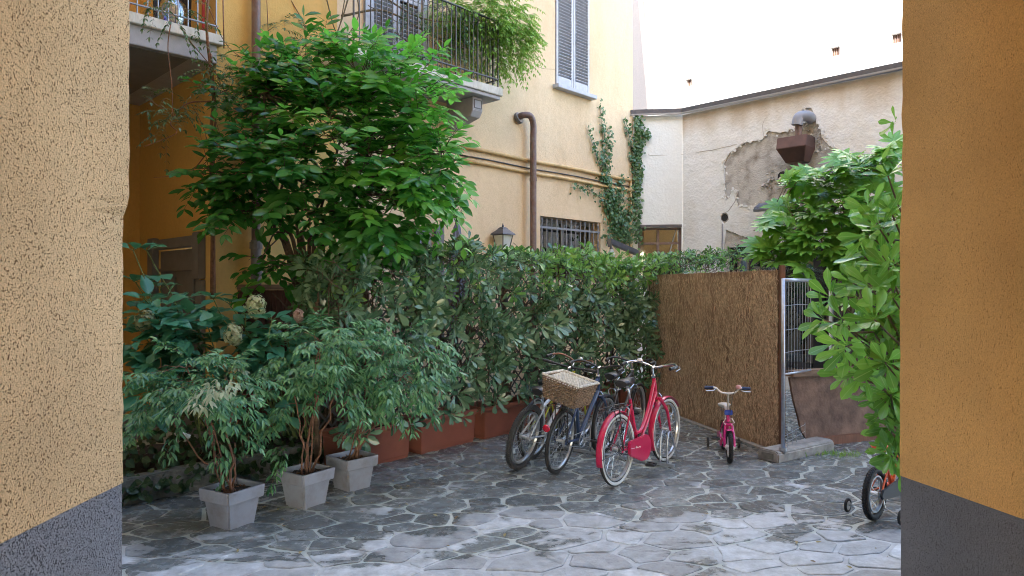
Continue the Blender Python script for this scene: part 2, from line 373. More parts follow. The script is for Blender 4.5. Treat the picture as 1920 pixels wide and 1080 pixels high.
edgewall(-1.84, -1, -13, 3.24, .93, 3.95, .006, 3, lead=.03).build('side_wall', M['arch_left'], arch, world=True)
edgewall(-1.842, -1, -13, 3.236, 0, .93, .004, 5).build('dado', M['dado'], arch, world=True)
edgewall(1.965, 1, -13, 3.47, .90, 3.95, .006, 9, lead=-.012, slope=.205).build('side_wall', M['arch_right'], arch, world=True)
edgewall(1.967, 1, -13, 3.466, 0, .90, .004, 11, slope=.205).build('dado', M['dado2'], arch, world=True)
MB().box((0, -4.9, 3.95+5.6), (24, 16.2, 11.2)).build('upper_floors', M['arch_left'], arch, world=True)

# ------------------------------------------------------------------ main yellow building
main = thing('yellow_building', (CA.x, CA.y, 0), 'tall yellow plastered apartment building with ivy, pipes and a balcony', 'building')
g0 = onf(1013, 401); g1 = onf(1126, 417)
win_g = rect(g0[0], g1[0], 2.0, 3.12)
s0 = onf(1041, 157); s1 = onf(1105, 184)
zs = (s0[1]+s1[1])/2
win_s = rect(s0[0], s1[0], zs, zs+2.3)
b0 = onf(692, 60); b1 = onf(790, 95)
BZ = 4.82                                               # top of the central balcony
win_b = rect(b0[0], b1[0], BZ+.02, BZ+2.45)
p0 = onf(768, 430)[0]; p1 = onf(812, 430)[0]
win_p = rect(p0, p1, 1.1, 2.72)
uM = onf(632, 300)[0]
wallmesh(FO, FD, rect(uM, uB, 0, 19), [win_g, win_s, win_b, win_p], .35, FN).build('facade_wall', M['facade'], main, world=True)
wallmesh(FO, FD, rect(uA, uM-.001, 0, 19), [], .35, FN).build('facade_wall', M['facade_shaded'], main, world=True)
# side wall of the covered alley, with the grey door
DS0, DS1, DZ = .50, 1.86, 2.36
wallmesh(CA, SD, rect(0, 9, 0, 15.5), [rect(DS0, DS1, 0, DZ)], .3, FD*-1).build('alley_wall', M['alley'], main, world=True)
for k, (hole, dep) in enumerate(((win_g, .35), (win_s, .35), (win_b, .35), (win_p, .35))):      # dark rooms behind the openings
    (u0, z0), (u1, z1) = hole[0], hole[2]; c = fp((u0+u1)/2, (z0+z1)/2, -.9)
    mb = MB(); e = FD*((u1-u0)/2+.15); hh = (z1-z0)/2+.15
    a = c-e; b_ = c+e
    mb.add([a+V(0,0,-hh), b_+V(0,0,-hh), b_+V(0,0,hh), a+V(0,0,hh)]+[q+FN*.545 for q in (a+V(0,0,-hh), b_+V(0,0,-hh), b_+V(0,0,hh), a+V(0,0,hh))], [(0,1,2,3),(0,1,5,4),(1,2,6,5),(2,3,7,6),(3,0,4,7)])
    mb.build('room', M['dark'], main, world=True)

def shutter(parent, u0, u1, z0, z1, off, ajar=0.0, mid=True, nslat=None):
    """one louvred leaf: stiles, rails and separate tilted slats"""
    w = u1-u0; fr = .055; hinge = u0
    def q(u, z, o): return fp(u, z, off+o)
    mb = MB(); t = .035
    mb.bar(q(u0+fr/2, z0, 0), q(u0+fr/2, z1, 0), fr, t, FN); mb.bar(q(u1-fr/2, z0, 0), q(u1-fr/2, z1, 0), fr, t, FN)
    rails = [(z0, z0+.16), (z1-.09, z1)]+([((z0+z1)/2-.05, (z0+z1)/2+.05)] if mid else [])
    for a, b in rails: mb.bar(q(u0+fr, (a+b)/2, 0), q(u1-fr, (a+b)/2, 0), t-.004, b-a)
    leaf = mb.build('shutter', M['shutter'], parent, world=True, bevel=.003, bseg=1)
    sm = MB(); sm.bar(V(-(w-2*fr)/2, 0, 0), V((w-2*fr)/2, 0, 0), .052, .008)
    step = .058; z = z0+.19; first = None
    Mi = rootm(parent).inverted()
    R0 = Matrix((FD, -FN*-1, V(0,0,1))).transposed().to_4x4()
    R0 = Matrix((FD, FN, V(0,0,1))).transposed()
    while z < z1-.11:
        if not (mid and abs(z-(z0+z1)/2) < .065):
            if first is None: first = sm.build('slat', M['shutter'], leaf)
            o = first if z < z0+.2 else None
            if o is None: o = bpy.data.objects.new('slat', first.data); COL.objects.link(o); o.parent = leaf
            R = R0 @ Matrix.Rotation(rad(30), 3, 'X')
            o.matrix_local = Mi @ (Matrix.Translation(q((u0+u1)/2, z, 0)) @ R.to_4x4())
        z += step
    return leaf
# tall shuttered window
wt = thing('shuttered_window', fp(s0[0], zs), 'tall closed grey louvred shutters above the ivy on the yellow wall', 'window')
um = (s0[0]+s1[0])/2
shutter(wt, s0[0]+.015, um-.004, zs+.03, zs+2.28, .0, mid=False); shutter(wt, um+.004, s1[0]-.015, zs+.03, zs+2.28, .0, mid=False)
MB().box((0,0,0), (1,1,1)).build('sill', M['shutter'], wt) if False else None
mb = MB(); mb.bar(fp(s0[0]-.07, zs-.03, .03), fp(s1[0]+.07, zs-.03, .03), .22, .07); mb.build('sill', M['shutter'], wt, world=True, bevel=.006)
# balcony door with its shutters
wt = thing('balcony_door', fp(b0[0], BZ), 'grey louvred balcony door seen through the iron railing', 'door')
um = (b0[0]+b1[0])/2
shutter(wt, b0[0]+.015, um-.004, BZ+.04, BZ+2.4, .0); shutter(wt, um+.004, b1[0]-.015, BZ+.04, BZ+2.4, .0)
mb = MB(); mb.bar(fp(b0[0]-.06, BZ+1.2, .0), fp(b0[0]-.06, BZ+1.2, .0)+V(0,0,.001), .1, .1)
mb = MB()
for u in (b0[0]-.05, b1[0]+.05): mb.bar(fp(u, BZ+.03, .01), fp(u, BZ+2.5, .01), .09, .05, FN)
mb.build('door_frame', M['shutter'], wt, world=True, bevel=.004)

# small window far left on the ground floor, seen over the hedge
wt = thing('shaded_window', fp(p0, 1.1), 'grey framed window with half raised blind left of the dark parasol', 'window')
mb = MB()
for u in (p0+.03, p1-.03): mb.bar(fp(u, 1.1, -.06), fp(u, 2.72, -.06), .06, .06, FN)
mb.bar(fp(p0+.06, 2.69, -.06), fp(p1-.06, 2.69, -.06), .06, .06); mb.bar(fp((p0+p1)/2, 1.1, -.07), fp((p0+p1)/2, 2.66, -.07), .05, .05, FN)
mb.build('frame', M['shutter'], wt, world=True)
mb = MB(); z = 2.66
while z > 2.1: mb.bar(fp(p0+.07, z, -.12), fp(p1-.07, z, -.12), .03, .02); z -= .035
tag(mb.build('blind', M['shutter'], wt, world=True), kind='stuff')
mb = MB(); mb.bar(fp(p1+.09, 1.05, .03), fp(p1+.09, 2.8, .03), .16, .06, FN); mb.build('surround', M['doorgrey'], wt, world=True)

# barred ground floor window
wt = thing('barred_window', fp(g0[0], 2.0), 'wide ground floor window behind white twisted iron bars beside the ivy', 'window')
mb = MB(); U0, U1 = g0[0]+.01, g1[0]-.01
for u in (U0+.03, U1-.03, (U0*.5+U1*.5)): mb.bar(fp(u, 2.0, -.24), fp(u, 3.11, -.24), .07, .05, FN)
mb.bar(fp(U0+.07, 3.08, -.24), fp(U1-.07, 3.08, -.24), .05, .06)
mb.build('frame', M['doorgrey'], wt, world=True)
MB().bar(fp(U0+.06, 2.55, -.25), fp(U1-.06, 2.55, -.25), .006, 1.02).build('pane', M['glass'], wt, world=True)
mb = MB(); rr = random.Random(4)
for k in range(26):                                   # gathered net curtain
    u = U0+.08+(U1-U0-.16)*k/26; mb.bar(fp(u, 2.0, -.36+.02*math.sin(k*2.1)), fp(u, 3.05, -.36+.02*math.sin(k*2.1+.3)), .052, .012, FN)
tag(mb.build('curtain', mat('net_curtain', (.42,.47,.47), .8, var=.3, vscale=9), wt, world=True), kind='stuff')
grid = MB()
for z in (2.3, 2.93): grid.bar(fp(U0-.01, z, -.02), fp(U1+.01, z, -.02), .012, .035)
grid.build('bar_rail', M['ironl'], wt, world=True)
for k in range(13):
    u = U0+.05+(U1-U0-.1)*k/12; mb = MB()
    mb.tube([fp(u+.005*math.cos(j*2.2)*(k % 3 == 0), 2.0+j*.05, -.02+.005*math.sin(j*2.2)*(k % 3 == 0)) for j in range(23)], .011 if k % 3 else .015, 5)
    mb.build('window_bar', M['ironl'], wt, world=True)

# ------------------------------------------------------------------ central balcony (part of the building it grows from)
bc_r = P(943, 187, 10.26); DEP = .76
bal = thing('iron_balcony', fp(onf(880, 205)[0]-1.6, 4.67), 'narrow balcony with wrought iron railing overgrown by wisteria', 'balcony')
ub1 = (bc_r-FO).dot(FD); ub0 = b0[0]-.75
ZB = bc_r.z
BZ2 = ZB+.17
mb = MB(); mb.box((0,0,0), (1,1,1)); mb.v = []; mb.f = []; mb.m = []
def fbox(u0, u1, z0, z1, o0, o1, mb=None):
    mb = mb or MB(); vs = [fp(u, z, o) for u in (u0, u1) for z in (z0, z1) for o in (o0, o1)]
    return mb.add(vs, [(0,1,3,2),(4,6,7,5),(0,4,5,1),(2,3,7,6),(0,2,6,4),(1,5,7,3)])
fbox(ub0, ub1, ZB+.05, BZ2, .0, DEP).build('slab', M['slab'], bal, world=True, bevel=.008)
fbox(ub0+.03, ub1-.03, ZB-.005, ZB+.048, .0, DEP-.03).build('slab_moulding', M['slabgrey'], bal, world=True, bevel=.006)
for ub in (ub1-.47, ub0+.45):
    prof = [(0, ZB-.008), (DEP-.16, ZB-.008), (DEP-.16, ZB-.2), (DEP-.22, ZB-.29), (DEP-.42, ZB-.33), (DEP-.6, ZB-.38), (0, ZB-.42)]
    mb = MB(); mb.prism([(a, b) for a, b in prof], FD*.2, FO+FD*ub, FN, V(0,0,1))
    br = mb.build('bracket', M['slabgrey'], bal, world=True, bevel=.008)
    mb = MB(); c = FO+FD*(ub+.1)+FN*(DEP-.157)
    for a, b in (((-.07,-.17),(.07,-.17)), ((-.07,-.05),(.07,-.05)), ((-.07,-.17),(-.07,-.05)), ((.07,-.17),(.07,-.05))):
        mb.bar(c+FD*a[0]+V(0,0,ZB+a[1]), c+FD*b[0]+V(0,0,ZB+b[1]), .012, .012)
    mb.build('bracket_panel', M['doorgrey'], br, world=True)
# railing
fo = DEP-.06; RT = BZ2+1.0
rail = MB()
for z in (BZ2+.13, RT): 
    rail.bar(fp(ub0+.05, z, fo), fp(ub1-.05, z, fo), .035, .014); rail.bar(fp(ub1-.05, z, .0), fp(ub1-.05, z, fo), .035, .014)
rail.build('rail', M['iron'], bal, world=True)
nb = 30
barpts = [(ub0+.05+(ub1-.1-ub0)*k/nb, fo) for k in range(nb+1)]+[(ub1-.05, fo*(k/6)) for k in range(1, 6)]
for k, (u, o) in enumerate(barpts):
    mb = MB(); mb.tube([fp(u, BZ2+(0 if k % 5 == 0 else .07), o), fp(u, RT, o)], .008 if k % 5 else .013, 5)
    if k % 5 == 0: mb.lathe([(0,-.02),(.024,0),(0,.02)], 6, fp(u, BZ2+.13, o))
    else: mb.lathe([(.0,-.03),(.014,-.01),(0,.01)], 5, fp(u, BZ2+.07, o))
    if k < nb: mb.torus(fp(u+.055, RT-.12, o), .045, .005, 'Y', 10, 4)
    mb.build('baluster', M['iron'], bal, world=True)

# ------------------------------------------------------------------ covered alley slab at the left with a cluttered balcony on it
lb = thing('gallery_balcony', (CA.x, CA.y, 4.4), 'thick grey concrete gallery slab over the dark alley at upper left', 'balcony')
GZ = 4.45; L0 = -3.6
def abox(u0, u1, z0, z1, s0, s1, mb=None):   # u along the facade from corner A (negative = left), s into the alley
    mb = mb or MB(); vs = [CA+FD*u+SD*s+V(0,0,z) for u in (u0, u1) for z in (z0, z1) for s in (s0, s1)]
    return mb.add(vs, [(0,1,3,2),(4,6,7,5),(0,4,5,1),(2,3,7,6),(0,2,6,4),(1,5,7,3)])
abox(L0, -.004, GZ, GZ+.21, -.03, 2.6).build('slab_beam', M['slabgrey'], lb, world=True, bevel=.006)
abox(L0, .05, GZ+.212, GZ+.325, -.09, 2.6).build('slab', M['slab'], lb, world=True, bevel=.006)
abox(L0+.2, -.3, GZ-.006, GZ-.001, .05, 2.55).build('soffit', M['soffit'], lb, world=True)
abox(-3.9, -.002, 0, 15.5, 2.62, 2.9).build('back_wall', M['alley'], main, world=True)
abox(-3.9, -3.6, 0, 15.5, -.2, 2.6).build('end_wall', M['alley'], main, world=True)
GT = GZ+.325
mb = MB()
for z in (GT+.1, GT+1.0): mb.bar(CA+FD*L0+SD*-.05+V(0,0,z), CA+FD*.0+SD*-.05+V(0,0,z), .03, .012)
mb.build('rail', M['ironl'], lb, world=True)
for k in range(34):
    u = -.02-k*.105; mb = MB().tube([CA+FD*u+SD*-.05+V(0,0,GT), CA+FD*u+SD*-.05+V(0,0,GT+1)], .008, 5); mb.build('baluster', M['ironl'], lb, world=True)
def ap(u, s, z): return CA+FD*u+SD*s+V(0,0,z)
mb = MB().lathe([(.0,0),(.12,0),(.14,.05),(.15,.2),(.13,.3),(.05,.36),(.04,.4),(0,.4)], 16, ap(-.42,.16,GT)); o = mb.build('water_jug', glassmat('blue_plastic', (.10,.25,.6), .15, .9), None, smooth=True); tag(o, 'blue translucent plastic jug standing on the upper left gallery', 'jug')
mb = MB().lathe([(.0,0),(.07,0),(.095,.12),(.1,.12),(.09,.1),(0,.1)], 14, ap(-.98,.1,GT)); o = mb.build('flower_pot', mat('red_pot', (.5,.05,.03), .5), None, smooth=True); tag(o, 'small red pot at the edge of the upper left gallery', 'pot')
mb = MB().box(ap(-.05,.3,GT+.7), (.05,.05,1.4)); 
mb = MB().tube([ap(-.1,.12,GT), ap(-.1,.12,GT+1.6)], .018, 8); o = mb.build('red_pole', mat('red_paint', (.40,.03,.025), .5), None); tag(o, 'thin red pole at the right end of the upper left gallery', 'pole')
mb = MB().prism([(-.2,0),(.2,0),(.22,.9),(-.22,.9)], SD*.04, ap(-.3,.5,GT), FD, V(0,0,1)); o = mb.build('folded_chair', mat('dark_cloth', (.025,.025,.03), .8), None); tag(o, 'dark folded chair leaning on the upper left gallery', 'chair')
mb = MB()
for k in range(7): mb.bar(ap(-1.5+k*.09,.35,GT+.3), ap(-1.5+k*.09,.35,GT+1.5), .015, .015)
for k in range(11): mb.bar(ap(-1.5,.35,GT+.3+k*.12), ap(-.96,.35,GT+.3+k*.12), .013, .013)
o = mb.build('drying_rack', mat('white_wire', (.6,.62,.66), .4), None); tag(o, 'white wire rack on the upper left gallery', 'rack')

# alley door
dr = thing('alley_door', sp_(DS0, 0), 'dark grey panelled door with stepped surround under the gallery', 'door')
def sbox(s0, s1, z0, z1, o0, o1, mb=None):   # on the side wall, o = out of the wall toward the court side (-FD)
    mb = mb or MB(); vs = [CA+SD*s+V(0,0,z)+FD*-o for s in (s0, s1) for z in (z0, z1) for o in (o0, o1)]
    return mb.add(vs, [(0,1,3,2),(4,6,7,5),(0,4,5,1),(2,3,7,6),(0,2,6,4),(1,5,7,3)])
# stone surround with ears
mb = MB(); sbox(DS0-.2, DS0, 0, 1.95, -.002, .05, mb); sbox(DS0-.2, DS0+.0, 1.96, 2.52, -.002, .085, mb); sbox(DS1, DS1+.2, 0, 1.95, -.002, .05, mb)
sbox(DS1, DS1+.2, 1.96, 2.52, -.002, .085, mb); sbox(DS0+.002, DS1-.002, DZ, 2.49, -.002, .07, mb)
mb.build('surround', M['doorgrey'], dr, world=True, bevel=.008)
dl = sbox(DS0+.03, DS1-.03, .02, DZ-.02, -.06, -.012).build('door_leaf', M['doorgrey'], dr, world=True)
for i in range(2):
    for (za, zb) in ((.15, .8), (.92, 1.45), (1.57, 2.0)):
        sa = DS0+.14+i*.62; sbox(sa, sa+.46, za, zb, -.011, .010).build('door_panel', M['doorgrey'], dl, world=True, bevel=.015)
sbox(DS0+.06, DS1-.06, 2.07, 2.11, -.011, .02).build('transom', M['doorgrey'], dl, world=True)

# ------------------------------------------------------------------ pipes on the facade
dp = thing('wall_downpipe', fp(onf(987,300)[0], .0, .12), 'brown downpipe with a bent elbow end on the lit yellow wall', 'pipe')
u = onf(987, 300)[0]; zt = H+(HOR-222)/F*(FO.y+u*FD.y)
path = smoothpath([fp(u-.22, zt-.04, .0), fp(u-.2, zt, .1), fp(u-.08, zt+.0, .16), fp(u, zt-.12, .16), fp(u, zt-.35, .16)], 5)+[fp(u, 3.4, .16), fp(u, 2, .16), fp(u, 0, .16)]
MB().tube(path, .055, 12).build('pipe', M['brownpipe'], dp, smooth='auto', world=True)
mb = MB(); mb.tube([fp(u-.225, zt-.05, .0), fp(u-.215, zt-.03, .05)], .1, 14); mb.build('flange', M['greypipe'], dp, world=True)
for z in (2.4, 3.7): MB().tube([fp(u, z-.03, .16), fp(u, z+.03, .16)], .063, 12).build('collar', M['brownpipe'], dp, world=True)
for i_, (pxa, z_) in enumerate(((473, 0),)):
    u = onf(473, 300)[0]; dp = thing('tall_downpipe', fp(u, 0, .1), 'dark brown downpipe running down the shaded ochre wall behind the tree', 'pipe')
    MB().tube([fp(u, 12, .1), fp(u, 2.42, .1)], .052, 12).build('pipe', M['brownpipe'], dp, smooth='auto', world=True)
    MB().tube([fp(u, 2.42, .1), fp(u, .0, .1)], .062, 12).build('cast_iron_foot', M['greypipe'], dp, smooth='auto', world=True)
    for z in (2.36, 2.05, 4.4): MB().tube([fp(u, z-.04, .1), fp(u, z+.04, .1)], .075, 12).build('collar', M['greypipe'], dp, world=True)
for (z, r, off, lab, u0_) in ((4.05, .034, .04, 'upper ochre painted conduit across the yellow wall', -1.9), (3.92, .012, .02, 'thin dark cable between the two conduits on the yellow wall', -1.9), (3.84, .03, .04, 'lower ochre painted conduit across the yellow wall', -1.9)):
    uu = [u0_+(uB-.03-u0_)*k/8 for k in range(9)]
    o = MB().tube([fp(q, z+.008*math.sin(k*1.7), off) for k, q in enumerate(uu)], r, 8).build('wall_conduit', M['ochrepipe'] if r > .02 else M['iron'], None, smooth=True); tag(o, lab, 'pipe')
# stucco-coloured riser at corner B and the thin one beside
uq = onf(1180, 300)[0]
o = MB().tube([fp(uq, 4.05, .03), fp(uq, 0, .03)], .03, 8).build('corner_riser', M['ochrepipe'], None, smooth=True); tag(o, 'thin upright ochre pipe in the ivy near the wall corner', 'pipe')

# lantern on the facade
lc = P(943, 450, 11.1); lt = thing('wall_lantern', (lc.x, lc.y, lc.z-.16), 'four sided grey lantern with frosted glass on the yellow wall above hedge', 'lantern')
a4 = rad(45)+math.atan2(FD.y, FD.x)
def sq(r, z): return [(r*math.cos(a4+k*pi/2), r*math.sin(a4+k*pi/2), z) for k in range(4)]
def fr4(prof):
    vs = []; fs = []
    for (r, z) in prof: vs += sq(r, z)
    for i in range(len(prof)-1):
        for k in range(4): fs.append((i*4+k, i*4+(k+1) % 4, i*4+4+(k+1) % 4, i*4+4+k))
    return MB().add(vs, fs)
fr4([(.0,.0),(.095,.0),(.155,.235),(.0,.235)]).build('lantern_glass', M['frost'], lt)
mb = fr4([(.0,.24),(.21,.24),(.20,.262),(.09,.335),(.085,.345),(.05,.37),(0,.372)]); mb.build('roof', M['zinc'], lt, bevel=.003)
MB().lathe([(0,.365),(.016,.37),(.02,.39),(.01,.405),(.006,.43),(0,.432)], 8).build('finial', M['zinc'], lt)
mb = MB()
for k in range(4): mb.tube([Vector(sq(.1,0)[k]), Vector(sq(.16,.238)[k])], .009, 5)
mb.build('cage', M['zinc'], lt)
fr4([(0,-.03),(.05,-.03),(.105,-.002),(0,-.002)]).build('base', M['zinc'], lt)
q = FN*-1
MB().tube(smoothpath([V(0,0,-.03), V(0,0,-.12), q*.1+V(0,0,-.18), q*.22+V(0,0,-.14), q*.3+V(0,0,-.1)], 5), .012, 6).build('arm', M['zinc'], lt)

# ------------------------------------------------------------------ cream wall on the right with flaked plaster
cw = thing('cream_wall_building', (WC.x, WC.y, 0), 'low cream building with flaked plaster, exhaust hood and dark storefront', 'building')
UE = 9.0; ZT = 5.38
S1 = (WC-CB); S1L = S1.length; S1D = S1.normalized(); S1N = V(S1D.y, -S1D.x, 0)
sw = [(0 if False else (V(*[0]*3))) for _ in ()]
def ons(px, py): return online(px, py, CB, S1D)
a = ons(1196, 427); b_ = ons(1280, 430)
small_hole = rect(a[0], min(b_[0], S1L-.02), 2.05, a[1])
wallmesh(CB, S1D, rect(-.3, S1L, 0, ZT), [small_hole], .3, S1N).build('corner_wall', M['pale2'], cw, world=True)
store = [onw(1357, 475), onw(1357, 475)]
su0 = onw(1362, 470)[0]; sz1 = onw(1362, 464)[1]; su1 = 4.9
hole_store = rect(su0, su1, .3, sz1)
patch_px = [(1358,338),(1357,308),(1366,288),(1395,268),(1428,262),(1440,246),(1462,250),(1488,240),(1497,216),(1508,202),(1522,202),(1528,224),(1537,240),(1543,262),(1555,272),(1580,284),(1572,300),(1590,322),(1582,345),(1560,352),(1545,372),(1500,372),(1470,384),(1428,385),(1382,386),(1380,370),(1383,358),(1372,356),(1368,372),(1358,372)]
patch = jag([onw(x, y) for x, y in patch_px], .05, .012, 3)
patch2 = jag([onw(x, y) for x, y in [(1605,300),(1640,298),(1652,318),(1640,332),(1612,328)]], .05, .012, 5)
lint = jag([onw(x, y) for x, y in [(1362,430),(1375,438),(1395,444),(1420,446),(1450,456),(1452,466)]], .05, .012, 4)
lintel_hole = [onw(1354,466)]+lint+[onw(1452,468)]
ring = []
cx, cz = onw(1358, 408)
for k in range(11): ring.append((cx+.095*math.cos(k*2*pi/11)*random.uniform(.8,1.15), cz+.105*math.sin(k*2*pi/11)*random.uniform(.8,1.15)))
for (nm, off, th, m_, hs) in (('masonry_wall', -.028, .3, M['render'], [hole_store]), ):
    wallmesh(WC, WD, rect(0, UE, 0, ZT-.004), hs, th, WN, off).build(nm, m_, cw, world=True)
hs2 = rect(su0-.06, su1+.02, .25, sz1+.012)
lintel_hole = [(su0-.07, sz1+.004)]+[(x, max(z, sz1+.02)) for x, z in lint]+[(lint[-1][0]+.02, sz1+.004)]
def uni(): return None
topline = [(su0-.06, .25), (su0-.06, sz1+.03)]+[(x, max(z, sz1+.02)) for x, z in sorted(lint)]+[(su1+.02, sz1+.02), (su1+.02, .25)]
wallmesh(WC, WD, rect(.001, UE, 0, ZT), [patch, patch2, ring, topline], .027, WN, 0).build('plaster_coat', M['pale'], cw, world=True)
# stray flakes of plaster standing off the rim
rr = random.Random(8); mb = MB()
for k in range(110):
    i = rr.randrange(len(patch)); u, z = patch[i]; s = rr.uniform(.008, .04)
    c = wp(u+rr.uniform(-.06,.06), z+rr.uniform(-.05,.05), .004)
    poly = [(s*math.cos(t+rr.random()*.6)*rr.uniform(.6,1.3), s*math.sin(t)*rr.uniform(.6,1.3)) for t in (0,1.2,2.4,3.7,5)]
    mb.prism(poly, WN*.012, c, (WD+WN*rr.uniform(-.2,.2)).normalized(), V(0,0,1))
tag(mb.build('plaster_flake', M['pale'], cw, world=True), kind='stuff')
# rubble lumps in the broken patch
mb = MB()
for k in range(46):
    px = rr.choice([rr.uniform(1430,1480), rr.uniform(1500,1540)]); py = rr.uniform(310,352) if px < 1490 else rr.uniform(225,290)
    u, z = onw(px, py); s = rr.uniform(.02,.055)
    R = Matrix.Rotation(rr.random()*6, 3, Vector((rr.random(), rr.random(), rr.random())).normalized())
    mb.box(wp(u, z, -.03), (s*1.6, s, s), R)
tag(mb.build('rubble', M['render'], cw, world=True), kind='stuff')
# cavities
for (px, py, r) in ((1466,330,.09),(1358,408,.07)):
    u, z = onw(px, py)
    MB().lathe([(0,0),(r*.9,0),(r,.004)], 9, wp(u, z, -.022 if px > 1400 else -.02), Matrix((WD, V(0,0,1), WN)).transposed()).build('cavity', M['dark'], cw, world=True)
# cracks: thin raised lips
for pts in ([(1215,290),(1240,292),(1280,289),(1310,285),(1340,281),(1362,275),(1392,268)], [(1357,402),(1368,392),(1378,378),(1384,360)], [(1433,258),(1430,235),(1436,222),(1444,214)]):
    q = [(onw(x, y) if x >= 1281 else None) for x, y in pts]
    mb = MB(); pp = []
    for x, y in pts:
        if x >= 1281: u, z = onw(x, y); pp.append(wp(u, z, .001))
        else: u, z = ons(x, y); pp.append(CB+S1D*u+S1N*.001+V(0,0,z))
    sp2 = smoothpath(pp, 4); sp2 = [p+V(0,0,noise.noise(p*9)*.02) for p in sp2]
    mb.tube(sp2, .006, 4).build('crack', M['render'], cw, world=True)
# roof edge flashing
cap = MB(); cap2 = MB()
A0 = CB+S1D*-.05+S1N*.07; A1 = WC+(S1N+WN).normalized()*.075; A2 = WC+WD*UE+WN*.07
for (a, b) in ((A0, A1), (A1, A2)):
    cap.bar(a+V(0,0,ZT+.07), b+V(0,0,ZT+.07), .05, .10); cap2.bar(a+V(0,0,ZT+.015)+WN*.02, b+V(0,0,ZT+.015)+WN*.02, .035, .03)
cap.build('flashing', M['zinc'], cw, world=True, bevel=.006); cap2.build('drip_edge', M['zincl'], cw, world=True)
mb = MB().add([CB+V(-.3,.2,ZT+.03), WC+V(0,.02,ZT+.03), WC+WD*UE+V(0,0,ZT+.03), WC+WD*UE+V(3,3,ZT+.4), WC+V(3,3,ZT+.4), CB+V(1,3,ZT+.4)], [(0,1,4,5),(1,2,3,4)]); mb.build('roof', M['zinc'], cw, world=True)
# small corner window
mb = MB(); (h0, hz0), (h1, hz1) = small_hole[0], small_hole[2]
def s1p(u, z, o=0): return CB+S1D*u+S1N*o+V(0,0,z)
for u in (h0+.03, h1-.03, h0+(h1-h0)*.47): mb.bar(s1p(u, hz0, -.1), s1p(u, hz1, -.1), .05, .06, S1N)
for z in (hz1-.02, hz1-.32): mb.bar(s1p(h0+.055, z, -.1), s1p(h1-.055, z, -.1), .05, .04)
wt = thing('corner_window', s1p(h0, hz0), 'small dark window in the pale corner wall beside the ivy', 'window')
mb.build('frame', M['brownpipe'], wt, world=True)
MB().bar(s1p(h0, hz1+.03, .02), s1p(h1, hz1+.03, .02), .05, .05).build('lintel', M['zinc'], wt, world=True)
MB().bar(s1p(h0+.05, (hz0+hz1)/2, -.12), s1p(h1-.05, (hz0+hz1)/2, -.12), .006, hz1-hz0-.05).build('pane', M['glass'], wt, world=True)
mb = MB(); mb.bar(s1p(h0+.05, (hz0+hz1)/2, -.24), s1p(h1-.05, (hz0+hz1)/2, -.24), .02, hz1-hz0-.03); mb.build('blind', mat('brown_blind', (.07,.055,.05), .8, var=.3, vscale=5), wt, world=True)
MB().bar(s1p(h0+.5, hz0, -.09), s1p(h1-.1, hz1-.05, -.09), .02, .02).build('stay', M['ironl'], wt, world=True)

# storefront behind the fence
sf = thing('dark_storefront', wp(su0, .3), 'dark framed glass storefront in the cream wall behind wire fence', 'storefront')
fz = -.16
mb = MB()
mb.bar(wp(su0+.02, sz1-.07, fz), wp(su1, sz1-.07, fz), .08, .13); mb.bar(wp(su0+.02, .36, fz), wp(su1, .36, fz), .1, .1)
mb.build('frame', M['black'], sf, world=True)
for uu, wd, mm in ((su0+.05, .09, 'black'), (su0+.75, .05, 'black'), (onw(1529, 600)[0], .17, 'black'), (onw(1551, 600)[0], .04, 'frost'), (onw(1600, 600)[0], .05, 'black'), (onw(1640,600)[0], .12, 'black')):
    MB().bar(wp(uu, .4, fz), wp(uu, sz1-.14, fz), wd, .07, WN).build('mullion', M[mm], sf, world=True)
MB().bar(wp(su0+.1, 2.05, fz), wp(su1, 2.05, fz), .05, .05).build('transom', M['black'], sf, world=True)
MB().bar(wp(su0+.1, (.4+sz1)/2, fz-.03), wp(su1, (.4+sz1)/2, fz-.03), .006, sz1-.6).build('pane', M['glass'], sf, world=True)
mb = MB(); e = 3.0       # the room behind
a = wp(su0-.3, .2, -.34); b_ = wp(su1+.3, .2, -.34); c = b_-WN*e; d = a-WN*e; up = V(0,0,sz1)
mb.add([a, b_, c, d, a+up, b_+up, c+up, d+up], [(3,2,6,7),(0,3,7,4),(1,2,6,5),(4,5,6,7)]); mb.build('room', M['dark'], sf, world=True)
MB().add([a+V(0,0,.15), b_+V(0,0,.15), c+V(0,0,.15), d+V(0,0,.15)], [(0,1,2,3)]).build('room_floor', M['grey_in'], sf, world=True)
MB().box(a+WD*1.9-WN*1.6+V(0,0,.6), (1.2,.5,.9)).build('counter', mat('pale_counter', (.35,.35,.36), .5), sf, world=True)

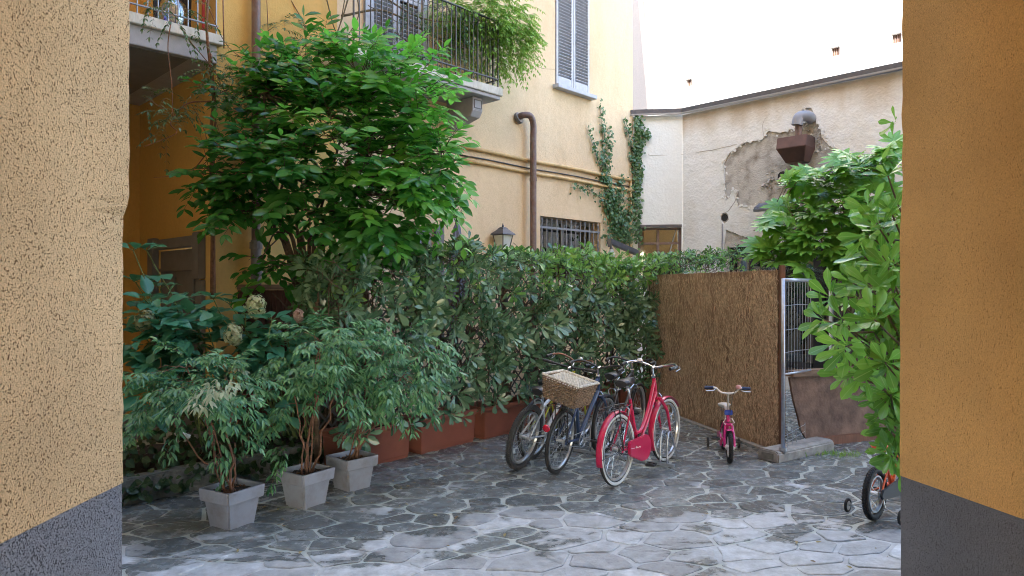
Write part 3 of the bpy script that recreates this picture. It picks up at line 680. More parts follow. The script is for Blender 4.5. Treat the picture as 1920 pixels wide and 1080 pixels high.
# exhaust hood, elbow and pipes
hd = thing('exhaust_hood', wp(onw(1502, 285)[0], 3.9, .15), 'rusty brown exhaust hood with a bent grey pipe on the flaked wall', 'exhaust')
u, z = onw(1508, 228); u1_, z1_ = onw(1505, 262)
MB().tube(smoothpath([wp(u+.12, z+.03, -.02), wp(u+.1, z+.06, .12), wp(u, z+.04, .22), wp(u-.03, z-.1, .24)], 6), .095, 14).build('elbow', M['pvc'], hd, smooth='auto', world=True)
MB().tube([wp(u-.02, z-.1, .2), wp(u-.02, 3.5, .2)], .06, 10).build('riser', M['brownpipe'], hd, world=True)
u, z = onw(1503, 262); zb = onw(1503, 308)[1]; zm = onw(1503, 283)[1]
prof = [(0, z), (.34, z-.04), (.36, zm), (.22, zb), (0, zb)]
mb = MB(); w2 = .26
pts = [wp(u-w2, z, .05), wp(u+w2, z, .05), wp(u+w2, z, .42), wp(u-w2, z, .42), wp(u-w2, zm, .05), wp(u+w2, zm, .05), wp(u+w2, zm, .47), wp(u-w2, zm, .47), wp(u-w2+.1, zb, .05), wp(u+w2-.1, zb, .05), wp(u+w2-.1, zb, .3), wp(u-w2+.1, zb, .3)]
mb.add(pts, [(0,1,2,3),(0,4,5,1),(1,5,6,2),(2,6,7,3),(3,7,4,0),(4,8,9,5),(5,9,10,6),(6,10,11,7),(7,11,8,4),(8,11,10,9)])
mb.build('hood', mat('rusty_brown_metal', (.10,.055,.05), .45, metal=.3, var=.3, vscale=6), hd, world=True, bevel=.006)
MB().tube([wp(u, zb, .14), wp(u, 2.75, .14)], .075, 10).build('duct', M['brownpipe'], hd, world=True)
ha, hb = onw(1512, 322), onw(1668, 326)
o = MB().tube([wp(ha[0], ha[1], .09), wp(hb[0], hb[1]-.02, .09)], .055, 10).build('cross_pipe', M['pvc'], None, smooth=True); tag(o, 'horizontal grey pipe on the cream wall behind the fatsia', 'pipe')
# flood light
fc = wp(*onw(1451, 392), .35); fl = thing('flood_lamp', fc, 'small grey ribbed flood lamp fixed on the cream wall left of fatsia', 'lamp')
Rf = Matrix((WD, WN, V(0,0,1))).transposed() @ Matrix.Rotation(rad(-25), 3, 'X')
MB().box((0,0,0), (.36,.26,.06), Rf).build('housing', M['pvc'], fl, bevel=.01)
mb = MB()
for k in range(11): mb.box(Rf @ V(-.15+k*.03, 0, .042), (.008,.24,.03), Rf)
tag(mb.build('cooling_fin', M['pvc'], fl), kind='stuff')
MB().bar(-WN*.34, V(0,0,0), .05, .03).build('arm', M['pvc'], fl)
# conduit down the wall near the hole
u, z = onw(1355, 420); o = MB().tube([wp(u, z, .015), wp(u, 2.4, .015)], .012, 6).build('cable_conduit', M['pvc'], None); tag(o, 'thin cable running down from the broken hole in the cream wall', 'cable')

# ------------------------------------------------------------------ sunlit white building beyond
WO = V(8.43, 18.87, 0)
wb = thing('white_building', (WO.x, WO.y, 0), 'tall blank sunlit white building behind the cream wall', 'building')
def onb(px, py): return online(px, py, WO, WD)
vents = []
for (px, py) in ((1291,155),(1566,96),(1681,71)):
    u, z = onb(px, py); vents.append(rect(u-.12, u+.12, z-.13, z+.13))
wallmesh(WO, WD, rect(-14, 6, 0, 17), vents, .4, WN).build('blank_wall', M['white'], wb, world=True)
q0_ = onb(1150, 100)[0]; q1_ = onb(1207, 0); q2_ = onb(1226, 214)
wallmesh(WO, WD, [(q0_, 0), (q2_[0], 0), (q2_[0], q2_[1]), (q1_[0], q1_[1]), (q1_[0]-.25, 17), (q0_, 17)], [], .5, WN, .35).build('shadow_strip', plaster('shaded_white_render', (.30,.26,.235), (.27,.23,.20), .2, .4), wb, world=True)  # added strip, the yellow building's cast shadow put into its colour
for h in vents:
    (u0, z0), (u1, z1) = h[0], h[2]
    m_ = MB(); m_.bar(WO+WD*u0+WN*-.2+V(0,0,(z0+z1)/2), WO+WD*u1+WN*-.2+V(0,0,(z0+z1)/2), .1, z1-z0); vv = m_.build('vent', mat('vent_brick', (.12,.07,.045), .9, var=.4, vscale=20), wb, world=True)
    m_ = MB()
    for k in range(3): m_.bar(WO+WD*(u0+.05+k*.06)+WN*-.13+V(0,0,z0), WO+WD*(u0+.05+k*.06)+WN*-.13+V(0,0,z1), .02, .02)
    tag(m_.build('vent_bar', M['brownpipe'], vv, world=True), kind='stuff')
# brown water stain under the flashing and grime runs: part of the old plaster coat's own colour
def stainband(m, z0, z1, col, amt):
    nt = m.node_tree; N = nt.nodes; L = nt.links; b = N['Principled BSDF']; src = b.inputs['Base Color'].links[0].from_socket
    g = N.new('ShaderNodeNewGeometry'); s = N.new('ShaderNodeSeparateXYZ'); L.new(g.outputs['Position'], s.inputs[0])
    n = N.new('ShaderNodeTexNoise'); n.inputs['Scale'].default_value = 2.2; n.inputs['Detail'].default_value = 5
    mp = N.new('ShaderNodeMapping'); mp.inputs['Scale'].default_value = (1,1,.25); L.new(g.outputs['Position'], mp.inputs[0]); L.new(mp.outputs[0], n.inputs[0])
    a = N.new('ShaderNodeMath'); a.operation = 'MULTIPLY_ADD'; L.new(n.outputs[0], a.inputs[0]); a.inputs[1].default_value = .9; L.new(s.outputs[2], a.inputs[2])
    r = N.new('ShaderNodeMapRange'); r.inputs[1].default_value = z0+.45; r.inputs[2].default_value = z1+.45; r.inputs[4].default_value = amt; L.new(a.outputs[0], r.inputs[0])
    mx = N.new('ShaderNodeMix'); mx.data_type = 'RGBA'; L.new(r.outputs[0], mx.inputs[0]); L.new(src, mx.inputs[6]); mx.inputs[7].default_value = (*col, 1); L.new(mx.outputs[2], b.inputs['Base Color'])
stainband(M['pale'], 4.85, 5.35, (.40,.30,.18), .75)
# ------------------------------------------------------------------ ground: crazy paving laid stone by stone
def wetmat(name, dry, wet, rd, rw, var, bump, bscale, rnd=0.0, speck=None):
    m = bpy.data.materials.new(name); m.use_nodes = True
    nt = m.node_tree; N = nt.nodes; L = nt.links; b = N['Principled BSDF']
    geo = N.new('ShaderNodeNewGeometry'); pos = geo.outputs['Position']
    sp = N.new('ShaderNodeSeparateXYZ'); L.new(pos, sp.inputs[0])
    n1 = N.new('ShaderNodeTexNoise'); n1.inputs['Scale'].default_value = 1.1; n1.inputs['Detail'].default_value = 8; n1.inputs['Roughness'].default_value = .62; n1.inputs['Distortion'].default_value = .35
    mp = N.new('ShaderNodeMapping'); mp.inputs['Location'].default_value = (3.1, 1.7, 0); mp.inputs['Scale'].default_value = (1, 1.5, 1); L.new(pos, mp.inputs[0]); L.new(mp.outputs[0], n1.inputs[0])
    # wetter further into the court and towards the planting on the left: water has not dried there
    a = N.new('ShaderNodeMath'); a.operation = 'MULTIPLY_ADD'; L.new(sp.outputs[1], a.inputs[0]); a.inputs[1].default_value = -.20; a.inputs[2].default_value = 1.12
    xr = N.new('ShaderNodeMapRange'); xr.inputs[1].default_value = -2.6; xr.inputs[2].default_value = -.3; xr.inputs[3].default_value = -.13; xr.inputs[4].default_value = .0; L.new(sp.outputs[0], xr.inputs[0])
    a2 = N.new('ShaderNodeMath'); a2.operation = 'ADD'; L.new(a.outputs[0], a2.inputs[0]); L.new(xr.outputs[0], a2.inputs[1])
    nm = N.new('ShaderNodeMath'); nm.operation = 'MULTIPLY_ADD'; L.new(n1.outputs[0], nm.inputs[0]); nm.inputs[1].default_value = 1.7; nm.inputs[2].default_value = -.35
    a3 = N.new('ShaderNodeMath'); a3.operation = 'ADD'; L.new(a2.outputs[0], a3.inputs[0]); L.new(nm.outputs[0], a3.inputs[1])
    sb = N.new('ShaderNodeMapRange'); sb.inputs[1].default_value = .54; sb.inputs[2].default_value = .60; L.new(a3.outputs[0], sb.inputs[0])    # 0 wet .. 1 dry
    n2 = N.new('ShaderNodeTexNoise'); n2.inputs['Scale'].default_value = 9; n2.inputs['Detail'].default_value = 7; n2.inputs['Roughness'].default_value = .7; L.new(pos, n2.inputs[0])
    r2 = N.new('ShaderNodeMapRange'); r2.inputs[1].default_value = .25; r2.inputs[2].default_value = .75; r2.inputs[3].default_value = 1-var; r2.inputs[4].default_value = 1+var; L.new(n2.outputs[0], r2.inputs[0])
    mx = N.new('ShaderNodeMix'); mx.data_type = 'RGBA'; L.new(sb.outputs[0], mx.inputs[0]); mx.inputs[6].default_value = (*wet, 1); mx.inputs[7].default_value = (*dry, 1)
    val = r2.outputs[0]
    if rnd:
        oi = N.new('ShaderNodeObjectInfo'); rr = N.new('ShaderNodeMapRange'); rr.inputs[3].default_value = 1-rnd; rr.inputs[4].default_value = 1+rnd; L.new(oi.outputs['Random'], rr.inputs[0])
        mm = N.new('ShaderNodeMath'); mm.operation = 'MULTIPLY'; L.new(val, mm.inputs[0]); L.new(rr.outputs[0], mm.inputs[1]); val = mm.outputs[0]
    sc = N.new('ShaderNodeVectorMath'); sc.operation = 'SCALE'; L.new(mx.outputs[2], sc.inputs[0]); L.new(val, sc.inputs['Scale']); c = sc.outputs[0]
    n5 = N.new('ShaderNodeTexNoise'); n5.inputs['Scale'].default_value = 240; n5.inputs['Detail'].default_value = 2; L.new(pos, n5.inputs[0])
    r5 = N.new('ShaderNodeMapRange'); r5.inputs[1].default_value = .62; r5.inputs[2].default_value = .72; r5.inputs[4].default_value = .35; L.new(n5.outputs[0], r5.inputs[0])
    m5 = N.new('ShaderNodeMix'); m5.data_type = 'RGBA'; L.new(r5.outputs[0], m5.inputs[0]); L.new(c, m5.inputs[6]); m5.inputs[7].default_value = (.45,.45,.43,1); c = m5.outputs[2]
    L.new(c, b.inputs['Base Color'])
    rg = N.new('ShaderNodeMapRange'); rg.inputs[3].default_value = rw; rg.inputs[4].default_value = rd; L.new(sb.outputs[0], rg.inputs[0])
    ra = N.new('ShaderNodeMath'); ra.operation = 'MULTIPLY'; L.new(rg.outputs[0], ra.inputs[0]); L.new(r2.outputs[0], ra.inputs[1]); L.new(ra.outputs[0], b.inputs['Roughness'])
    n3 = N.new('ShaderNodeTexNoise'); n3.inputs['Scale'].default_value = bscale; n3.inputs['Detail'].default_value = 6; n3.inputs['Roughness'].default_value = .6; L.new(pos, n3.inputs[0])
    n4 = N.new('ShaderNodeTexNoise'); n4.inputs['Scale'].default_value = 7; n4.inputs['Detail'].default_value = 5; L.new(pos, n4.inputs[0])
    ad = N.new('ShaderNodeMath'); ad.operation = 'MULTIPLY_ADD'; L.new(n4.outputs[0], ad.inputs[0]); ad.inputs[1].default_value = 2.2; L.new(n3.outputs[0], ad.inputs[2])
    bu = N.new('ShaderNodeBump'); bu.inputs['Strength'].default_value = bump; bu.inputs['Distance'].default_value = .006; L.new(ad.outputs[0], bu.inputs['Height']); L.new(bu.outputs[0], b.inputs['Normal'])
    return m
M['stone'] = wetmat('grey_paving_stone', (.41,.43,.44), (.165,.180,.178), .55, .25, .45, 1.0, 45, rnd=.3)
M['mortar'] = wetmat('lime_mortar_joint', (.48,.50,.50), (.42,.45,.41), .8, .6, .35, 1.0, 70)
M['groundm'] = mat('court_subsoil', (.20,.20,.19), .9, var=.2)
gnd = MB().add([V(-60,-60,-.03), V(60,-60,-.03), V(60,90,-.03), V(-60,90,-.03)], [(0,1,2,3)]).build('ground', M['groundm']); tag(gnd, kind='structure')
pav = MB().add([V(-4.6,1.5,0), V(7.5,1.5,0), V(7.5,14,0), V(-4.6,14,0)], [(0,1,2,3)]).build('paving', M['mortar']); tag(pav, kind='structure')
def clip(poly, nx, ny, d):                       # keep points with n.p <= d
    out = []
    for i in range(len(poly)):
        a = poly[i]; b = poly[(i+1) % len(poly)]; da = a[0]*nx+a[1]*ny-d; db = b[0]*nx+b[1]*ny-d
        if da <= 0: out.append(a)
        if (da < 0) != (db < 0) and abs(da-db) > 1e-12:
            t = da/(da-db); out.append((a[0]+(b[0]-a[0])*t, a[1]+(b[1]-a[1])*t))
    return out
rr = random.Random(21); seeds = []
ANG = rad(14); ca, sa = math.cos(ANG), math.sin(ANG)
SX, SY = .42, .28
tries = 0
while tries < 36000:
    tries += 1
    x = rr.uniform(-4.4, 7.3); y = rr.uniform(2.6, 13.8); s = rr.choice([.55, .7, .9, 1.1, 1.35])
    u = (x*ca+y*sa)/SX; v = (-x*sa+y*ca)/SY
    if all((u-q[0])**2+(v-q[1])**2 > (.5*(s+q[4])*.98)**2 for q in seeds if abs(u-q[0]) < 1.6 and abs(v-q[1]) < 1.6): seeds.append((u, v, x, y, s))
stones = []
for i, q in enumerate(seeds):
    poly = [(q[0]-2, q[1]-2), (q[0]+2, q[1]-2), (q[0]+2, q[1]+2), (q[0]-2, q[1]+2)]
    for j, p in enumerate(seeds):
        if i == j or abs(p[0]-q[0]) > 3 or abs(p[1]-q[1]) > 3: continue
        nx, ny = p[0]-q[0], p[1]-q[1]; D2 = nx*nx+ny*ny; L = math.sqrt(D2)
        t = .5+.5*(q[4]**2-p[4]**2)*.25/D2
        poly = clip(poly, nx, ny, nx*(q[0]+nx*t)+ny*(q[1]+ny*t))
        if not poly: break
    if len(poly) < 3: continue
    w_ = [((u*SX)*ca-(v*SY)*sa, (u*SX)*sa+(v*SY)*ca) for u, v in poly]
    stones.append(w_)
def inset(poly, g):
    n = len(poly); ar = sum(poly[i][0]*poly[(i+1) % n][1]-poly[(i+1) % n][0]*poly[i][1] for i in range(n))/2
    if ar < 0: poly = poly[::-1]
    out = list(poly)
    for i in range(n):
        a = poly[i]; b = poly[(i+1) % n]; dx, dy = b[0]-a[0], b[1]-a[1]; l = math.hypot(dx, dy)
        if l < 1e-6: continue
        nx, ny = dy/l, -dx/l; gg = g*rr.uniform(.4, 1.9)
        out = clip(out, nx, ny, nx*a[0]+ny*a[1]-gg)
        if len(out) < 3: return None
    return out
def rounded(poly):
    n = len(poly); pts = []
    for i in range(n):
        a = Vector(poly[i-1]); b = Vector(poly[i]); c = Vector(poly[(i+1) % n])
        la = (a-b).length; lc = (c-b).length; r = min(.035, la*.35, lc*.35)
        p = b+(a-b).normalized()*r; q = b+(c-b).normalized()*r
        for t in (0, .33, .67, 1): pts.append((p*(1-t)**2+b*2*t*(1-t)+q*t*t))
        nx = Vector(poly[(i+1) % n]); 
        if lc > .22:
            m_ = (b+c)/2; pts.append(m_)
    return [p+Vector((noise.noise(V(p.x*7, p.y*7, 1)), noise.noise(V(p.x*7, p.y*7, 5))))*.034 for p in pts]
def stone_geo(poly):
    g = inset(poly, .012)
    if not g: return None
    pts = rounded(g); n = len(pts)
    c = sum(pts, Vector((0,0)))/n
    tx, ty = rr.uniform(-.008,.008), rr.uniform(-.008,.008); h = rr.uniform(.006,.012)
    zz = lambda p, k: h*k+(tx*(p.x-c.x)+ty*(p.y-c.y))*k
    vs = [V(p.x, p.y, -.004) for p in pts]+[V(c.x+(p.x-c.x)*.985, c.y+(p.y-c.y)*.985, zz(p,.6)) for p in pts]+[V(c.x+(p.x-c.x)*.94, c.y+(p.y-c.y)*.94, zz(p,1)) for p in pts]
    fs = [tuple(range(2*n, 3*n))]
    for i in range(n):
        j = (i+1) % n; fs += [(i, j, n+j, n+i), (n+i, n+j, 2*n+j, 2*n+i)]
    return vs, fs, c
cand = []
for s in stones:
    g = stone_geo(s)
    if g is None: continue
    c = g[2]; vis = c.y > 3.6
    px, py = PIX((c.x, c.y, 0)); infr = 225 < px < 1700 and py < 1110 and c.y > 3.9
    if c.x < -4.3 or c.x > 7.2 or c.y < 2.4: continue
    # nothing is laid under the planting bed
    if (V(c.x, c.y, 0)-V(-3.26, 5.78, 0)).dot(V(-.75,.66,0)) > .12 and c.x < -1.2: continue
    cand.append((infr, -c.y, g))
cand.sort(key=lambda t: (not t[0], -t[1]))
rest = MB(); k = 0
for infr, _, g in cand:
    if infr and k < 290:
        mb = MB().add(g[0], g[1]); o = mb.build('stone', M['stone'], pav, smooth=False); k += 1
    else: rest.add(g[0], g[1])
tag(rest.build('far_stones', M['stone'], pav), kind='stuff')
print('stones', k, len(cand))

# planting bed kerb on the left
kd = V(.66,.75,0).normalized(); K0 = V(-3.26,5.78,0); kn = V(.75,-.66,0).normalized()
kb = thing('planting_bed_wall', K0, 'low mossy concrete kerb of the planting bed behind the pots', 'kerb wall')
mb = MB(); a = K0-kd*1.6-kn*.07; b_ = K0+kd*2.05-kn*.07
mb.bar(a+V(0,0,.115), b_+V(0,0,.115), .14, .23); mb.build('kerb', M['conc_dark'], kb, world=True, bevel=.012)
MB().bar(b_-kn*.0+V(0,0,.11), b_-kn*1.2+V(0,0,.11), .14, .22).build('kerb_return', M['conc_dark'], kb, world=True, bevel=.012)
mb = MB(); n_ = 14; vs = []; fs = []
for i in range(n_+1):
    for j in range(n_+1):
        p = a.lerp(b_, i/n_)-kn*(.06+j/n_*1.3); vs.append(p+V(0,0,.17+.05*noise.noise(p*4)))
for i in range(n_):
    for j in range(n_): fs.append((i*(n_+1)+j, i*(n_+1)+j+1, (i+1)*(n_+1)+j+1, (i+1)*(n_+1)+j))
tag(MB().add(vs, fs).build('bed_soil', M['soil'], None), kind='stuff')

# ------------------------------------------------------------------ foliage machinery
def leafgeo(L=1.0, W=.3, shape='ell', fold=.25, curve=.15, seg=5, petiole=.06, wave=0.0):
    """blade along +X from the origin, face up +Z; uv.y runs -1..1 across"""
    vs = [(0,0,0)]; uv = [(0,0)]; rows = []
    for i in range(1, seg+1):
        t = i/seg
        if shape == 'ell': wd = math.sin(pi*min(1, t)**.9)**.8
        elif shape == 'obo': wd = (math.sin(pi*t**1.7)**.7)*(.25+.75*t)*1.15 if t < 1 else 0
        elif shape == 'ova': wd = math.sin(pi*t**.7)**.9
        else: wd = math.sin(pi*t)
        if i == seg: wd = 0
        x = petiole*L+(1-petiole)*L*t; z = -curve*L*t*t
        rows.append((x, wd*W*L/2, z, t))
    fs = []; prev = (0,)
    for (x, h, z, t) in rows:
        b = len(vs)
        if h < 1e-5:
            vs.append((x, 0, z)); uv.append((t, 0)); cur = (b,)
        else:
            wv = wave*L*math.sin(t*17)
            vs += [(x, -h, z+fold*h+wv), (x, 0, z), (x, h, z+fold*h-wv)]; uv += [(t,-1), (t,0), (t,1)]; cur = (b, b+1, b+2)
        if len(prev) == 1 and len(cur) == 3: fs += [(prev[0], cur[0], cur[1]), (prev[0], cur[1], cur[2])]
        elif len(prev) == 3 and len(cur) == 3: fs += [(prev[0], cur[0], cur[1], prev[1]), (prev[1], cur[1], cur[2], prev[2])]
        elif len(prev) == 3: fs += [(prev[0], cur[0], prev[1]), (prev[1], cur[0], prev[2])]
        prev = cur
    return vs, uv, fs
def palmate(n=8, W=.24):
    vs, uv, fs = [], [], []
    for k in range(n):
        a = (k/(n-1)-.5)*rad(235); l = 1.0-.38*abs(k/(n-1)-.5)*2
        v, u, f = leafgeo(l, W/l*1.15, 'ell', .2, .12, 5, 0)
        b = len(vs); ca_, sa_ = math.cos(a), math.sin(a)
        vs += [(x*ca_-y*sa_, x*sa_+y*ca_, z+.001*k) for x, y, z in v]; uv += u; fs += [tuple(i+b for i in q) for q in f]
    return vs, uv, fs
def leafmesh(name, geo, m):
    vs, uv, fs = geo; me = bpy.data.meshes.new(name); me.from_pydata(vs, [], fs); me.materials.append(m)
    l = me.uv_layers.new(name='UVMap'); idx = np.zeros(len(me.loops), dtype=np.int32); me.loops.foreach_get('vertex_index', idx)
    l.data.foreach_set('uv', np.array(uv, dtype=np.float32)[idx].ravel()); me.polygons.foreach_set('use_smooth', [True]*len(me.polygons)); me.update(); return me
def frame(p, d, up, s, roll=0.0):
    x = d/np.linalg.norm(d); z = up-x*np.dot(up, x); l = np.linalg.norm(z)
    if l < 1e-4: z = np.array([x[1], -x[0], .01]); z = z-x*np.dot(z, x); l = np.linalg.norm(z)
    z = z/l; y = np.cross(z, x)
    if roll: c_, s_ = math.cos(roll), math.sin(roll); y, z = y*c_+z*s_, z*c_-y*s_
    m = np.eye(4); m[:3, 0] = x*s; m[:3, 1] = y*s; m[:3, 2] = z*s; m[:3, 3] = p; return m
def joined(name, geos, which, T, m, parent, smooth=True):
    vs_all = []; loops = []; tot = []; uvs = []; base = 0
    for gi, (vs, uv, fs) in enumerate(geos):
        sel = T[which == gi]
        if not len(sel): continue
        v = np.array(vs); v4 = np.c_[v, np.ones(len(v))]; W_ = np.einsum('nij,kj->nki', sel[:, :3, :], v4); n = len(sel); k = len(v)
        vs_all.append(W_.reshape(-1, 3))
        fl = np.concatenate([np.array(f) for f in fs]); ft = np.array([len(f) for f in fs])
        loops.append((fl[None, :]+(base+np.arange(n)[:, None]*k)).ravel()); tot.append(np.tile(ft, n)); uvs.append(np.tile(np.array(uv)[fl], (n, 1))); base += n*k
    Vv = np.concatenate(vs_all); Lp = np.concatenate(loops); Tt = np.concatenate(tot); U = np.concatenate(uvs)
    A = np.array(rootm(parent).inverted()); Vv = Vv @ A[:3, :3].T+A[:3, 3]
    me = bpy.data.meshes.new(name); me.vertices.add(len(Vv)); me.vertices.foreach_set('co', Vv.astype(np.float32).ravel())
    me.loops.add(len(Lp)); me.loops.foreach_set('vertex_index', Lp.astype(np.int32)); me.polygons.add(len(Tt))
    st = np.concatenate([[0], np.cumsum(Tt)[:-1]]); me.polygons.foreach_set('loop_start', st.astype(np.int32)); 
    me.polygons.foreach_set('use_smooth', np.ones(len(Tt), dtype=bool)); me.materials.append(m)
    me.update(calc_edges=True); l = me.uv_layers.new(name='UVMap'); l.data.foreach_set('uv', U.astype(np.float32).ravel()); me.validate()
    o = bpy.data.objects.new(name, me); COL.objects.link(o); o.parent = parent; tag(o, kind='stuff'); return o
def foliage(parent, geos, T, m, nparts=280, lname='leaf', sname='foliage', length=1.0, cell=9, minpx=9):
    """largest visible leaves as parts, all others joined"""
    T = np.array(T); n = len(T); which = RNG.integers(0, len(geos), n)
    mid = T[:, :3, 3]+T[:, :3, 0]*.5; Y = np.maximum(mid[:, 1], .2); px = 960+mid[:, 0]/Y*F; py = HOR-(mid[:, 2]-H)/Y*F
    sc = np.linalg.norm(T[:, :3, 0], axis=1)*length; size = sc/Y*F
    view = np.stack([-mid[:, 0], -mid[:, 1], H-mid[:, 2]], 1); view /= np.linalg.norm(view, axis=1)[:, None]
    nz = T[:, :3, 2]/np.linalg.norm(T[:, :3, 2], axis=1)[:, None]; xx = T[:, :3, 0]/np.linalg.norm(T[:, :3, 0], axis=1)[:, None]
    face = np.abs((nz*view).sum(1)); ext = np.sqrt(np.maximum(0, 1-((xx*view).sum(1))**2))
    big = size*(ext*.5+face*.5)
    front = np.zeros(n, bool); best = {}
    for i in range(n):
        if not (236 < px[i] < 1684 and 0 < py[i] < 1080): continue
        c = (int(px[i]//cell), int(py[i]//cell))
        if c not in best or Y[i] < Y[best[c]]: best[c] = i
    for i in best.values(): front[i] = True
    score = np.where(front & (size >= minpx), big, -1); order = np.argsort(-score)[:nparts]; order = order[score[order] > 0]
    isp = np.zeros(n, bool); isp[order] = True
    meshes = [leafmesh(lname, g, m) for g in geos]; Ai = rootm(parent).inverted()
    for i in order:
        o = bpy.data.objects.new(lname, meshes[which[i]]); COL.objects.link(o); o.parent = parent
        o.matrix_local = Ai @ Matrix([list(r) for r in T[i]])
    if (~isp).any(): joined(sname, geos, which[~isp], T[~isp], m, parent)
def rv(): 
    v = RNG.normal(size=3); return v/np.linalg.norm(v)
def nv(v): v = np.array(v, dtype=float); return v/(np.linalg.norm(v)+1e-9)
def inblobs(blobs, n, shell=.55):
    """points in a union of ellipsoids, more of them near the surface; gives (point, outward)"""
    wt = np.array([b[1]*b[2]+b[2]*b[3]+b[1]*b[3] for b in blobs]); wt = wt/wt.sum(); out = []
    ks = RNG.choice(len(blobs), n, p=wt)
    for k in ks:
        c, rx, ry, rz = blobs[k]; d = rv(); r = shell+(1-shell)*RNG.random()**.6; q = np.array(c)+d*r*np.array((rx, ry, rz)); out.append((q, d, r))
    return out

# colours of foliage
M['laurel'] = leafmat('laurel_leaf', (.022,.10,.03), (.065,.23,.05), (.10,.45,.05), .30, .24, (.10,.30,.06), .4, back=(.07,.16,.045))
M['laurel2'] = leafmat('backlit_laurel_leaf', (.06,.27,.035), (.17,.44,.07), (.20,.66,.08), .42, .36, (.2,.5,.1), .4, back=(.12,.38,.06))  # brighter copy of the laurel leaf, backlight put into its colour
M['hedge'] = leafmat('pittosporum_leaf', (.035,.10,.06), (.20,.33,.20), (.10,.26,.05), .18, .24, (.17,.25,.13), .5, back=(.11,.16,.09))
M['hedgetop'] = leafmat('bright_pittosporum_leaf', (.10,.25,.06), (.22,.40,.10), (.22,.52,.08), .3, .3, (.20,.32,.13), .4, back=(.13,.22,.09))  # brighter, yellower leaf colour for the hedge top
M['nandina'] = leafmat('nandina_leaflet', (.030,.13,.075), (.20,.40,.17), (.14,.42,.12), .25, .27, (.15,.26,.12), .3, back=(.10,.19,.10))
M['nandpale'] = leafmat('pale_nandina_leaflet', (.25,.34,.20), (.42,.46,.28), (.22,.33,.12), .2, .45, (.25,.3,.18), .3)
M['hydra'] = leafmat('hydrangea_leaf', (.045,.20,.135), (.09,.30,.18), (.10,.40,.14), .22, .32, (.14,.30,.17), .6, back=(.08,.19,.11))
M['bract'] = leafmat('hydrangea_bract', (.42,.50,.26), (.66,.66,.46), (.5,.55,.3), .3, .6, (.5,.55,.35), .2)
M['pink'] = leafmat('faded_pink_bract', (.38,.24,.2), (.55,.42,.36), (.5,.35,.25), .3, .6, (.5,.4,.35), .2)
M['fatsia'] = leafmat('fatsia_leaf', (.12,.34,.06), (.22,.48,.10), (.30,.62,.08), .32, .26, (.25,.42,.14), .7, back=(.12,.24,.07))
M['rightleaf'] = leafmat('glossy_tobira_leaf', (.045,.17,.035), (.24,.50,.10), (.30,.62,.08), .30, .22, (.30,.45,.16), .75, back=(.16,.29,.09))
M['wist'] = leafmat('wisteria_leaflet', (.13,.30,.05), (.28,.48,.10), (.35,.60,.08), .35, .42, (.16,.3,.08), .3)
M['wistdk'] = leafmat('dusty_wisteria_leaflet', (.05,.12,.05), (.10,.19,.08), (.12,.25,.06), .2, .45, (.13,.2,.1), .3)
M['ivy'] = leafmat('ivy_leaf', (.022,.055,.022), (.045,.10,.04), (.05,.14,.03), .1, .35, (.12,.18,.08), .4)

def twigs(parent, paths, m, name='branch'):
    mb = MB()
    for pts, r0, r1 in paths:
        n = len(pts); mb.tube(pts, [r0+(r1-r0)*i/max(1, n-1) for i in range(n)], 5 if r0 < .02 else 8)
    return mb.build(name, m, parent, smooth=True, world=True)
def wander(a, b, k=6, amp=.05, sag=0.0):
    a = Vector(a); b = Vector(b); L = (b-a).length; o = random.random()*50
    return [a.lerp(b, i/k)+V(noise.noise(V(i*.9+o, 0, 1)), noise.noise(V(i*.9+o, 4, 1)), noise.noise(V(i*.9+o, 8, 1)))*amp*L*(1 if 0 < i < k else 0)+V(0,0,sag*L*math.sin(pi*i/k)) for i in range(k+1)]

# ------------------------------------------------------------------ the laurel tree
def blob(px, py, Y, rpx, dep, rz=None):
    c = P(px, py, Y); r = rpx/F*Y; return (tuple(c), r, dep, (rz or rpx)/F*Y)
tree = thing('laurel_tree', (-2.0, 7.9, 0), 'large bushy bright green broadleaf tree in front of the yellow building', 'tree')
tb = [blob(590,120,7.9,65,.35), blob(690,160,7.7,100,.5), blob(760,180,7.5,95,.5), blob(560,190,7.7,90,.5), blob(785,225,7.5,58,.4), blob(840,300,7.4,60,.4),
      blob(650,270,7.4,105,.5), blob(470,310,7.4,85,.45,70), blob(400,320,7.3,50,.3,40), blob(560,335,7.3,110,.5,65), blob(700,370,7.3,110,.5), blob(800,335,7.3,75,.45,48),
      blob(450,380,7.3,55,.3,38), blob(850,375,7.4,35,.3,25), blob(508,490,7.2,34,.2,40), blob(670,425,7.2,55,.35,40), blob(720,425,7.3,80,.4,35), blob(510,150,7.8,55,.3), blob(430,180,7.8,40,.2,25), blob(570,85,8.0,28,.2), blob(850,290,7.5,20,.2)]
tips = inblobs(tb, 700, .55); T = []; T2 = []; paths = []
base = V(-2.15, 7.95, 0)
stems = []
for k in range(9):
    px = 500+k*19+random.uniform(-8,8); top = P(px+random.uniform(-60,110), random.uniform(150,330), 7.6+random.uniform(-.2,.3)); mid_ = P(540+k*8, 480, 7.7)
    pts = smoothpath([base+V(random.uniform(-.15,.15), random.uniform(-.1,.1), 0), mid_, P(px, 420, 7.6), top], 5); stems.append(pts); paths.append((pts, .032, .010))
